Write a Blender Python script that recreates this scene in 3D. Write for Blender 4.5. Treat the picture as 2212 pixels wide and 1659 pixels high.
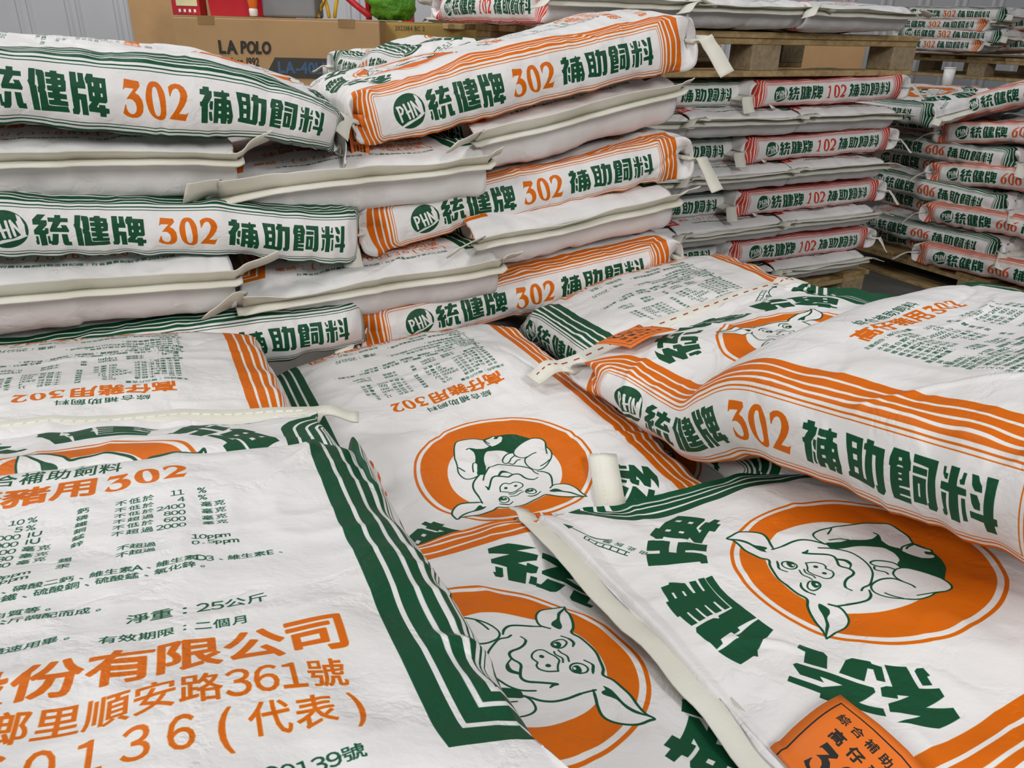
# Warehouse of stacked paper feed sacks on pallets.
import bpy, math
import numpy as np
from mathutils import Matrix, Vector

for o in list(bpy.data.objects):
    bpy.data.objects.remove(o)
SC = bpy.context.scene
COL = SC.collection
CZ = 0.95                                   # camera height above the floor

# ------------------------------------------------------------------ camera
def cam_axes(pitch, roll):
    p, r = math.radians(pitch), math.radians(roll)
    fwd = np.array([0, math.cos(p), -math.sin(p)]); right = np.array([1., 0, 0]); up = np.cross(right, fwd)
    return right*math.cos(r)+up*math.sin(r), -right*math.sin(r)+up*math.cos(r), fwd
CR, CU, CF = cam_axes(25, 1.5)
cd = bpy.data.cameras.new('camera'); cam = bpy.data.objects.new('camera', cd); COL.objects.link(cam)
cd.sensor_width = 36; cd.lens = 1661/2212*36; cd.clip_start = .02; cd.clip_end = 60
M = Matrix.Identity(4)
for i in range(3):
    M[i][0], M[i][1], M[i][2] = CR[i], CU[i], -CF[i]
M[2][3] = CZ
cam.matrix_world = M
SC.camera = cam

# ------------------------------------------------------------------ light and exposure
SC.view_settings.view_transform = 'Standard'
SC.view_settings.look = 'None'
SC.view_settings.gamma = 1
SC.view_settings.exposure = -0.2
SC.view_settings.use_curve_mapping = False
wd = bpy.data.worlds.new('warehouse_air'); SC.world = wd; wd.use_nodes = True
wd.node_tree.nodes['Background'].inputs[0].default_value = (.93, .96, 1, 1)
wd.node_tree.nodes['Background'].inputs[1].default_value = .20
def area(name, loc, target, size, power, color=(1, 1, 1), size_y=None):
    l = bpy.data.lights.new(name, 'AREA'); l.energy = power; l.color = color
    l.shape = 'RECTANGLE'; l.size = size; l.size_y = size_y or size
    o = bpy.data.objects.new(name, l); COL.objects.link(o); o.location = loc
    d = Vector(target)-Vector(loc); o.rotation_euler = d.to_track_quat('-Z', 'Y').to_euler()
    return o
area('wall_fill_light', (-2.1, -1.7, 2.7), (.2, .9, .4), .55, 78, (1, .99, .98), 1.3)
area('wall_fill_light', (1.8, -1.6, 2.8), (.2, 1.2, .4), .55, 80, (1, .985, .97), 1.3)
area('wall_fill_light', (-.9, 1.6, 3.6), (-.2, 1.6, .4), .8, 16, (1, .99, .98), 1.8)
area('wall_fill_light', (2.6, 2.0, 3.8), (1.6, 3.2, .3), .8, 12, (1, .99, .98), 1.8)
area('wall_fill_light', (-2.2, 2.6, 3.6), (-1.6, 4.5, .6), .8, 95, (1, .99, .98), 1.8)  # added fill, not a known fixture: brightens the ribbed wall at back left

# ------------------------------------------------------------------ numpy raster kit (prints on paper)
class Canvas:
    def __init__(s, u0, u1, t0, t1, ppm):
        s.u0, s.t0, s.S = u0, t0, ppm
        s.W = int(round((u1-u0)*ppm)); s.H = int(round((t1-t0)*ppm))
        s.rgb = np.ones((s.H, s.W, 3), np.float32)
    def cov(s, polys, absolute=False):
        """area coverage of polygons (list of Nx2 in metres) inside their bounding box"""
        P = [np.asarray(p, np.float64) for p in polys if len(p) > 2]
        if not P: return None
        P = [(p-np.array([s.u0, s.t0]))*s.S for p in P]
        al = np.concatenate(P); x0, y0 = np.floor(al.min(0)).astype(int)-1; x1, y1 = np.ceil(al.max(0)).astype(int)+2
        x0, y0 = max(x0, -400), max(y0, 0); y1 = min(y1, s.H)
        if y1 <= y0 or x1 <= x0: return None
        K = 4; h = (y1-y0)*K; w = x1-x0+2
        acc = np.zeros(h*w)
        A = np.concatenate(P); B = np.concatenate([np.roll(p, -1, 0) for p in P])
        sg = np.where(B[:, 1] > A[:, 1], 1., -1.)
        lo = np.where(sg[:, None] > 0, A, B); hi = np.where(sg[:, None] > 0, B, A)
        ya = np.ceil((lo[:, 1]-y0)*K-.5).astype(int); yb = np.ceil((hi[:, 1]-y0)*K-.5).astype(int)
        ya = np.clip(ya, 0, h); yb = np.clip(yb, 0, h); n = np.maximum(yb-ya, 0)
        idx = np.repeat(np.arange(len(n)), n)
        if len(idx) == 0: return None
        off = np.arange(len(idx))-np.repeat(np.cumsum(n)-n, n)
        row = ya[idx]+off; yy = (row+.5)/K+y0
        f = (yy-lo[idx, 1])/(hi[idx, 1]-lo[idx, 1]); xx = np.clip(lo[idx, 0]+f*(hi[idx, 0]-lo[idx, 0])-x0, 0, w-2.001)
        ix = xx.astype(int); fr = xx-ix
        np.add.at(acc, row*w+ix, sg[idx]*(1-fr)); np.add.at(acc, row*w+ix+1, sg[idx]*fr)
        c = np.cumsum(acc.reshape(h, w), 1).reshape(y1-y0, K, w)
        c = np.clip(np.abs(c) if not absolute else np.abs(c), 0, 1).mean(1)
        return c, x0, y0
    def put(s, cv, col):
        if cv is None: return
        c, x0, y0 = cv; h, w = c.shape
        xa, xb = max(x0, 0), min(x0+w, s.W)
        if xb <= xa: return
        c = c[:, xa-x0:xb-x0, None]; R = s.rgb[y0:y0+h, xa:xb]
        R += c*(np.asarray(col, np.float32)-R)
    def fill(s, polys, col): s.put(s.cov(polys), col)
    def thick(s, polys, col, r, fillin=True):
        """filled outlines emboldened by r metres"""
        if fillin: s.fill(polys, col)
        s.put(s.cov(strokes(polys, r, True)), col)
    def line(s, pts, col, r): s.put(s.cov(strokes([pts], r, False)), col)
    def image(s, name):
        im = bpy.data.images.new(name, s.W, s.H, alpha=False)
        a = np.ones((s.H, s.W, 4), np.float32); a[..., :3] = s.rgb
        im.pixels.foreach_set(a.ravel()); im.update()
        return im
def strokes(polys, r, closed):
    out = []
    ang = np.arange(8)*math.pi/4+.39; disc = np.stack([np.cos(ang), np.sin(ang)], 1)*r
    for p in polys:
        p = np.asarray(p, float); q = np.roll(p, -1, 0) if closed else p[1:]
        a = p if closed else p[:-1]
        d = q-a; L = np.hypot(*d.T); k = L > 1e-9; a, q, d, L = a[k], q[k], d[k], L[k]
        n = np.stack([-d[:, 1], d[:, 0]], 1)/L[:, None]*r
        for i in range(len(a)):
            out.append(np.array([a[i]-n[i], q[i]-n[i], q[i]+n[i], a[i]+n[i]])); out.append(disc+a[i])
        if len(q) and not closed: out.append(disc+q[-1])
    return out
def smooth(p, n=4, closed=False):
    p = np.asarray(p, float)
    if closed: e = np.concatenate([p[-1:], p, p[:2]])
    else: e = np.concatenate([2*p[:1]-p[1:2], p, 2*p[-1:]-p[-2:-1]])
    out = []
    for i in range(1, len(e)-2):
        a, b, c, d = e[i-1:i+3]
        for k in range(n):
            x = k/n; out.append(.5*((2*b)+(c-a)*x+(2*a-5*b+4*c-d)*x*x+(3*b-a-3*c+d)*x**3))
    if not closed: out.append(p[-1])
    return np.array(out)
def area2(p): return (p[:, 0]*np.roll(p[:, 1], -1)-p[:, 1]*np.roll(p[:, 0], -1)).sum()
_tc = bpy.data.curves.new('lettering', 'FONT'); _to = bpy.data.objects.new('lettering', _tc); COL.objects.link(_to)
_gc = {}
def glyph(ch):
    """outlines of a character in em units, plus its ink box"""
    if ch in _gc: return _gc[ch]
    _tc.body = ch; bpy.context.view_layer.update()
    cu = _to.to_curve(bpy.context.evaluated_depsgraph_get())
    res = []
    for sp in cu.splines:
        b = sp.bezier_points; pts = []
        for i in range(len(b)):
            p, q = b[i], b[(i+1) % len(b)]
            A, B, C_, D = (np.array(v[:2]) for v in (p.co, p.handle_right, q.handle_left, q.co))
            straight = abs(np.cross(B-A, D-A)) < 1e-4 and abs(np.cross(C_-A, D-A)) < 1e-4
            for x in ([0] if straight else [0, .33, .67]):
                pts.append(A*(1-x)**3+3*B*x*(1-x)**2+3*C_*x*x*(1-x)+D*x**3)
        if len(pts) > 2: res.append(np.array(pts))
    _to.to_curve_clear()
    _gc[ch] = res
    return res
WIDE = 1.0
def text(cv, s, x, y, size, col, f=None, pitch=None, bold=0, sx=1., right=False, sq=False, npitch=None):
    """characters placed on a line; f maps (x,y) in reading metres to canvas (u,t)"""
    f = f or (lambda p: p)
    adv = []
    for ch in s:
        wide = ord(ch) > 0x2e00
        adv.append((pitch or size*1.02*sx) if wide else (npitch or (pitch*.62 if pitch else size*.62*sx)))
    if right: x = x-sum(adv)
    for ch, a in zip(s, adv):
        if ch != ' ':
            g = glyph(chr(ord(ch)+0xFEE0) if ch in '0123456789' else ch)
            if g:
                al = np.concatenate(g); w = al[:, 0].max()-al[:, 0].min(); h = al[:, 1].max()-al[:, 1].min()
                wide = ord(ch) > 0x2e00
                if wide and not sq: k = size/.95; ox, oy = al[:, 0].min(), al[:, 1].min(); ps = [f(np.stack([x+p[:, 0]*k*sx*.0+(p[:, 0]-ox)*k*sx+(a-w*k*sx)/2, y+(p[:, 1]-(-.07))*k*.9], 1)) for p in g]
                elif sq and wide: ps = [f(np.stack([x+(p[:, 0]-al[:, 0].min())/w*a*.92+a*.04, y+(p[:, 1]-al[:, 1].min())/h*size], 1)) for p in g]
                else: k = size*(1.12 if ch in '0123456789' else 1.25); ps = [f(np.stack([x+(p[:, 0]-al[:, 0].min())*k*sx+(a-w*k*sx)/2, y+p[:, 1]*k], 1)) for p in g]
                if bold: cv.thick(ps, col, bold)
                else: cv.thick(ps, col, size*.013)
        x += a
    return x
# heavy square lettering, drawn as outlines (units of the drawing grid, y down): outer loops first, counters after '|'
HV = {
'tong': (205, 832, 242, 742, '295,245 425,245 340,330 440,330 440,400 355,487 400,487 400,455 458,455 458,530 435,552 410,555 425,738 325,738 305,560 225,555 222,490 310,402 212,402 208,325;245,585 285,585 295,700 280,722 250,722 235,660 250,655;570,245 668,245 668,290 785,290 788,350 668,352 600,445 685,445 665,400 755,400 800,485 790,515 485,515 480,480 540,352 460,352 455,285 568,287;435,585 470,585 480,670 505,670 520,548 620,548 602,700 575,738 490,738 485,720 440,712;668,548 765,548 785,672 825,672 832,738 710,738 685,700', ''),
'jian': (845, 1440, 250, 738, '872,250 968,250 950,442 970,445 998,735 900,735 870,460 845,395 860,380;975,255 1075,262 1095,290 1105,460 1092,492 1110,510 1130,660 1225,665 1325,660 1420,655 1440,720 1400,720 1010,735 1005,530 988,525 985,460 1000,455 990,330 975,320;1185,255 1283,255 1285,280 1395,288 1400,355 1412,360 1412,420 1405,485 1310,495 1312,515 1412,520 1415,575 1315,578 1318,595 1425,598 1428,650 1320,655 1225,655 1140,652 1135,600 1215,595 1215,578 1135,575 1130,512 1205,508 1205,495 1130,490 1125,432 1200,430 1200,415 1120,412 1115,352 1190,350 1190,335 1112,332 1112,278 1185,275', '1292,335 1332,335 1332,353 1292,353;1298,418 1335,418 1335,436 1298,436'),
'pai': (1463, 2035, 262, 742, '1463,262 1558,262 1565,368 1590,368 1583,265 1665,268 1672,330 1690,380 1697,440 1577,440 1578,500 1700,505 1715,738 1625,738 1610,570 1590,570 1588,700 1565,738 1480,735 1475,680 1495,672 1470,420;1720,268 1812,268 1812,298 2000,303 2015,560 1990,580 1888,580 1845,632 1880,632 1880,603 1975,603 1980,635 2035,640 2035,698 1985,700 1985,742 1890,742 1888,695 1725,692 1720,632 1775,578 1740,575 1725,380 1705,375 1688,325', '1790,360 1815,360 1818,402 1793,402;1910,363 1935,363 1940,410 1913,410;1798,472 1822,472 1825,512 1800,512;1918,475 1945,475 1947,515 1920,515'),
'bu': (135, 600, 212, 668, '178,212 262,212 265,255 302,258 300,330 245,420 240,660 152,660 155,455 137,450 135,400 160,395 205,312 137,308 137,245 178,243;275,380 318,380 310,485 275,490 262,440;255,515 298,515 310,630 280,635 262,610;440,228 465,228 470,250 545,250 550,290 510,300 510,335 565,345 600,560 585,650 560,668 520,665 515,610 545,598 515,590 500,665 425,665 420,595 390,595 385,660 320,660 335,340 435,335 435,320 330,318 328,255 435,252', '395,400 428,400 428,433 395,433;510,405 535,405 535,437 510,437;392,498 428,498 428,532 392,532;512,505 540,505 543,535 512,535'),
'zhu': (600, 1040, 258, 690, '600,262 795,268 808,460 805,615 838,620 845,350 815,345 815,298 835,295 835,258 912,262 915,292 1035,295 1040,650 1015,690 945,690 935,630 962,625 955,365 920,362 920,645 895,685 625,655 628,615 650,600 640,450', '680,315 735,318 740,365 688,365;700,418 748,420 750,472 705,470;710,535 752,538 750,597 705,592'),
'si': (1090, 1532, 268, 692, '1110,268 1258,270 1290,345 1290,405 1278,412 1278,555 1180,560 1180,575 1278,578 1280,628 1180,628 1180,642 1282,645 1282,692 1105,692 1105,412 1090,405 1090,345;1305,270 1522,272 1530,650 1505,692 1440,690 1435,635 1450,630 1450,340 1310,330;1310,355 1440,358 1440,412 1310,412;1310,435 1435,435 1430,660 1308,660', '1175,325 1205,325 1205,350 1175,350;1158,400 1175,385 1210,385 1225,400;1178,448 1208,448 1208,463 1178,463;1178,495 1208,495 1208,512 1178,512;1358,490 1375,490 1375,605 1358,600'),
'liao': (1578, 2015, 268, 690, '1640,270 1712,270 1712,395 1785,398 1787,450 1725,455 1725,685 1650,685 1650,460 1580,455 1578,398 1640,395;1580,288 1602,288 1605,330 1630,330 1628,372 1605,372 1585,340;1745,290 1770,290 1768,370 1735,375 1728,345 1742,335;1590,475 1632,475 1630,640 1610,670 1588,665 1585,625 1598,615;1748,475 1778,475 1785,655 1750,660;1805,282 1855,282 1895,340 1900,388 1850,388 1825,350;1815,415 1868,415 1895,470 1895,520 1850,522 1830,490;1920,270 1990,270 1992,545 2015,548 2015,605 1992,608 1992,690 1920,690 1918,605 1815,605 1812,550 1920,545', ''),
'3': (228, 716, 158, 890, '288,158 620,185 650,265 530,405 620,450 690,540 715,650 700,760 640,840 560,880 440,890 330,870 230,815 290,640 312,650 315,710 350,780 420,820 490,810 540,760 552,680 530,600 470,545 400,530 320,540 500,330 310,325 285,340 268,365 252,360', ''),
'0': (848, 1314, 190, 902, '1060,190 1150,210 1230,290 1285,400 1305,540 1312,700 1305,800 1270,870 1210,900 1110,890 1000,840 920,750 870,620 850,500 865,380 900,280 960,210', '1055,285 1100,310 1140,430 1170,570 1185,700 1170,800 1120,830 1060,790 1020,650 1000,500 1000,380 1015,310'),
'2': (1432, 1890, 245, 980, '1435,320 1500,270 1600,245 1700,255 1790,300 1850,380 1872,460 1850,560 1790,670 1665,825 1820,822 1860,800 1885,775 1815,960 1440,940 1600,740 1670,620 1705,500 1700,420 1660,350 1600,335 1540,370 1500,440 1485,505 1460,490', ''),
'1': (40, 400, 0, 700, '60,90 250,0 300,0 260,600 290,650 350,660 345,700 40,700 45,660 110,650 140,600 170,140 60,130', ''),
'6': (0, 480, 0, 700, '430,0 440,40 330,110 220,240 200,290 290,260 390,290 450,370 470,470 440,590 360,670 250,700 130,680 40,600 5,480 20,350 90,210 220,80', '200,340 165,440 170,550 200,630 240,655 290,620 310,530 305,420 270,340 235,325'),
}
def heavy(ch, x, y, w, h):
    a, b, c, d, out, holes = HV[ch]; r = []
    for s, sign in ((out, 1), (holes, -1)):
        for loop in s.split(';'):
            if not loop: continue
            p = np.array([[float(v) for v in q.split(',')] for q in loop.split()])
            p = np.stack([x+(p[:, 0]-a)/(b-a)*w, y+(d-p[:, 1])/(d-c)*h], 1)
            if area2(p)*sign < 0: p = p[::-1]
            r.append(p)
    return r
def subdiv(p, n=6):
    q = np.roll(p, -1, 0); return np.concatenate([(p*(1-k/n)+q*k/n)[:, None] for k in range(n)], 1).reshape(-1, 2)

FW, GU, T0, T1 = .46, .10, -.625, .238     # face width, gusset height, foot seam, head seam (metres of flat paper)
PER = 2*(FW+GU); GC = FW/2+GU/2
def sr(*c): return tuple(v/255 for v in c)
WHITE = sr(224, 222, 221); GREEN = sr(13, 73, 45); ORANGE = sr(209, 101, 0); RED = sr(198, 58, 40); CORAL = sr(212, 88, 46)
STRIPES = ((0, .013), (.0165, .027), (.0305, .038), (.042, .046), (.0495, .0515), (.0545, .0557))
def stripe_frame(cv, uc, col):
    hu = abs(uc)-.187; ta, tb = -.57, .20
    i0 = max(int((uc-hu-.02-cv.u0)*cv.S), 0); i1 = int((uc+hu+.02-cv.u0)*cv.S)
    u = (np.arange(i0, min(i1, cv.W))+.5)/cv.S+cv.u0; t = (np.arange(cv.H)+.5)/cv.S+cv.t0
    U, T = np.meshgrid(u-uc, t); r = .062
    qx = np.abs(U)-hu; qy = np.maximum(T-tb, ta-T)
    d = -np.maximum(qx, qy)
    # rounded, slightly waisted head end
    rx, ry = np.abs(U)-(hu-r), T-(tb-r)
    rd = r-np.hypot(np.maximum(rx, 0), np.maximum(ry, 0)); d = np.where((rx > 0) & (ry > 0), rd, d)
    d = d+np.where(T > tb-.16, .006*np.exp(-((T-(tb-.075))/.012)**2)*0, 0)
    px = 1/cv.S; m = np.zeros_like(d)
    for a, b in STRIPES:
        m = np.maximum(m, np.clip((d-a)/px+.5, 0, 1)*np.clip((b-d)/px+.5, 0, 1))
    R = cv.rgb[:, i0:i0+m.shape[1]]; R += m[..., None]*(np.asarray(col, np.float32)-R)
SIDE = (('tong', .072, .056), ('jian', .132, .055), ('pai', .190, .054), ('bu', .382, .054), ('zhu', .441, .051), ('si', .498, .050), ('liao', .553, .054))
def side_text(cv, digits, dcol, f):
    # round emblem with three white letters, cut by a white slash and a swoosh
    c, r = np.array([.033, 0]), .033
    a = np.linspace(0, 2*math.pi, 48, endpoint=False)
    cv.fill([f(np.stack([c[0]+r*np.cos(a), r*.97*np.sin(a)], 1))], GREEN)
    def e(p): p = np.array(p, float); return f(np.stack([(p[:, 0]-322)/490*.066, (770-p[:, 1])/500*.0635], 1))
    cv.fill([e([(684, 560), (728, 590), (735, 600), (775, 700), (780, 830), (750, 850), (735, 760), (700, 640)])], WHITE)
    cv.fill([e([(395, 975), (520, 915), (640, 895), (790, 800), (800, 850), (700, 905), (560, 950), (420, 990)])], WHITE)
    cv.fill([e([(735, 600), (790, 660), (812, 760), (800, 850), (780, 830), (775, 700)])], GREEN)
    for s in ([(392, 690), (428, 905)], [(385, 690), (440, 690), (468, 735), (450, 790), (410, 800)], [(500, 665), (552, 880)], [(575, 660), (612, 875)], [(520, 790), (600, 770)], [(622, 650), (665, 850)], [(622, 655), (745, 835)], [(700, 660), (745, 830)]):
        cv.line(e(s), WHITE, .0021)
    for ch, x, w in SIDE:
        h = .056 if x < .25 else .052
        cv.fill([f(p) for p in heavy(ch, x, -h/2, w, h)], GREEN)
    for i, ch in enumerate(digits):
        x = .264+.0345*i; w = .031 if ch != '1' else .022
        cv.fill([f(smooth(p, 3, True)) if ch in '06' else f(p) for p in heavy(ch, x+(.004 if ch == '1' else 0), -.026, w, .052)], dcol)
PIG=dict(arm=[570,-380,499,-565,445,-699,360,-787,230,-781,108,-758,-1,-691,4,-508,97,-482,218,-504,291,-533,265,-436,289,-316,344,-191,382,-42,435,35,514,69,585,47,617,-28,621,-120,587,-239,567,-357],
hand=[-1,-691,-81,-702,-177,-741,-191,-711,-155,-675,-197,-649,-246,-686,-278,-659,-256,-598,-183,-538,-99,-506,-26,-494,-4,-550,-1,-633],
vest=[-1,-691,-171,-744,-232,-716,-332,-675,-453,-590,-524,-498,-600,-392,-503,-356,-366,-327,-259,-241,-188,-273,-161,-330,-95,-372,14,-388,92,-379,169,-283,217,-176,258,-27,326,65,411,56,405,-12,357,-93,344,-191,298,-298,274,-418,291,-533,222,-495,90,-468,-2,-505,-105,-504,-248,-590],
chest=[-95,-372,-188,-273,-261,-218,-376,-34,-267,129,-92,8,95,-15,212,-6,278,26,249,-44,217,-176,169,-283,92,-379,14,-388],
fist=[-259,-241,-311,-307,-421,-370,-556,-396,-680,-372,-750,-312,-760,-226,-728,-138,-737,-66,-718,36,-650,134,-548,215,-452,255,-381,253,-322,206,-299,123,-304,41,-344,-48,-375,-77,-287,-107,-253,-177],
fingers=[-265,-238,-179,-255,-109,-221,-42,-143,-40,-80,-79,-73,-124,-63,-153,-24,-274,-59,-287,-107],
head=[322,66,224,-11,120,-47,6,-48,-103,-13,-195,54,-306,209,-435,329,-473,407,-458,500,-365,681,-395,666,-486,678,-568,725,-620,816,-637,935,-655,1062,-567,1019,-450,988,-340,947,-249,897,-178,838,-84,859,30,870,149,869,262,836,370,796,447,744,529,777,624,786,742,793,870,770,969,767,1028,799,1041,735,1040,651,1000,565,928,492,851,465,758,488,588,565,582,450,583,319,558,215,495,127,400,61],
earL=[1025,792,943,712,850,676,742,664,660,604,626,614,618,650,572,661,626,690,693,695,808,695,912,726],
earR=[-270,778,-355,752,-404,784,-435,844,-521,901,-583,975,-653,1065,-569,996,-497,918,-399,856,-309,824],
tongue=[164,154,98,97,19,106,-39,180,2,139,85,124,147,162],
eyeL=[361,591,329,555,286,546,251,567,237,609,250,654,289,684,333,680,365,642],
eyeR=[-9,614,-43,586,-82,591,-116,625,-125,680,-110,716,-65,723,-28,693,-6,650],
pupL=[356,588,328,561,287,560,260,591,267,628,307,632,344,615],
pupR=[-15,611,-46,593,-83,601,-107,636,-98,667,-57,668,-23,645],
dotL=[301,573,281,573,271,586,287,596,304,588],
dotR=[-58,612,-79,611,-90,623,-76,633,-57,628],
nosL=[195,395,174,382,154,391,150,414,171,427,194,419],
nosR=[61,416,40,404,21,411,15,430,37,444,58,438],
white=[678,-177,755,29,801,277,776,471,613,563,-14,863,-285,841,-545,734,-641,583,-692,446,-728,255,-708,53,-629,-161,-86,-524,336,-558,581,-342])
PIGL=dict(la=[570,-380,501,-566,442,-698,369,-784,230,-781,108,-758,-3,-695,-84,-708,-179,-745],
lb=[-177,-741,-230,-712,-332,-675,-453,-590,-524,-498,-600,-392],
lc=[570,-380,592,-241,627,-123,621,-19,586,50,516,74,446,70,405,59],
ld=[332,-522,289,-536,222,-495],
le=[344,-191,414,-119,444,-30],
lf=[586,-197,540,-104],
lg=[-1,-691,4,-623,-1,-545,-35,-497],
lh=[-19,-683,-20,-612,-39,-562],
fa=[-259,-241,-311,-307,-421,-370,-556,-396,-680,-372,-750,-312,-760,-226,-728,-138,-737,-66,-718,36,-650,134,-548,215,-452,255,-381,253,-322,206,-299,123,-304,41,-344,-48,-417,-91,-495,-111,-541,-101],
fb=[-259,-241,-253,-177,-287,-107,-345,-81,-417,-91],
fc=[-464,187,-546,172,-628,146],
fd=[-760,-226,-701,-105,-658,8],
fe=[-253,-243,-179,-255,-109,-221,-42,-143,-40,-80,-79,-73,-131,-102,-182,-155,-253,-177],
ff=[-108,-60,-153,-24,-228,-69,-274,-59],
ha=[390,165,322,66,224,-11,120,-47,6,-48,-103,-13,-195,54,-262,137,-306,209,-313,294,-339,346],
hb=[-366,277,-435,329,-473,407,-458,500,-413,598,-368,683],
hc=[400,61,498,126,561,214,583,319,582,450,593,581],
ea=[586,562,673,527,758,488,851,465,928,492,1000,565,1040,651,1041,735,1028,799,969,767,870,770,742,793,624,786,529,777,447,744,370,796,262,836,149,869,30,870,-84,859,-178,838,-249,897,-340,947,-450,988,-567,1019,-655,1062],
eb=[-316,715,-395,666,-486,678,-568,725,-620,816,-637,935,-658,1067],
ma=[410,283,397,317,402,353,352,289,270,170,205,140,138,170,53,219,-35,188,-100,197,-131,242,-144,318,-176,382,-233,428,-296,417],
mb=[171,155,98,97,20,108,-37,183],
sn=[270,441,236,361,177,320,125,325,92,353,25,344,-28,374,-55,435,-34,484,26,504,85,525,152,523,198,483,237,456,270,441],
wa=[192,533,134,563,63,544,20,554],
wb=[200,585,123,616,61,601,12,599],
ba=[398,683,351,713,291,747,224,711],
bb=[16,733,-31,768,-100,766,-168,733],
yl=[361,591,329,555,286,546,251,567,237,609,250,654,289,684,333,680,365,642,361,591],
yr=[-9,614,-43,586,-82,591,-116,625,-125,680,-110,716,-65,723,-28,693,-6,650,-9,614])
def pig(cv):
    g = lambda k: np.array(PIG[k], float).reshape(-1, 2)/1e4
    l = lambda k: np.array(PIGL[k], float).reshape(-1, 2)/1e4
    a = np.linspace(0, 2*math.pi, 120, endpoint=False); ci = np.stack([np.cos(a), np.sin(a)], 1)
    for r, c in ((.1232, ORANGE), (.1195, WHITE), (.1140, ORANGE)): cv.fill([ci*r], c)
    cv.fill([ci*.077+np.array([.005, .012])], WHITE)
    for k, c in (('vest', GREEN), ('chest', WHITE), ('arm', WHITE), ('hand', WHITE), ('fist', WHITE), ('fingers', WHITE), ('head', WHITE)):
        cv.fill([smooth(g(k), 3, True)], c)
    for k in ('earL', 'earR', 'tongue'): cv.fill([smooth(g(k), 3, True)], GREEN)
    for k, p in PIGL.items(): cv.line(smooth(l(k), 4), GREEN, .00095 if k[0] in 'hfle' else .0008)
    for k in ('ma', 'hb', 'hc', 'ea', 'ba', 'bb'): cv.line(smooth(l(k), 4)[2:-4], GREEN, .0012)
    for k, c in (('pupL', GREEN), ('pupR', GREEN), ('dotL', WHITE), ('dotR', WHITE), ('nosL', GREEN), ('nosR', GREEN)): cv.fill([smooth(g(k), 3, True)], c)
def arc_title(cv):
    for ch, ac, da in (('tong', 45, 40), ('jian', 0, 38), ('pai', -46, 40)):
        ps = heavy(ch, -.5, 0, 1, 1); out = []
        for p in ps:
            p = subdiv(p, 5); th = np.radians(90+ac-p[:, 0]*da); r = .146+p[:, 1]*.062*(1-.10*np.abs(p[:, 0])) 
            out.append(np.stack([np.cos(th)*r*1.0, np.sin(th)*r], 1))
        cv.fill(out, GREEN)
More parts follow.
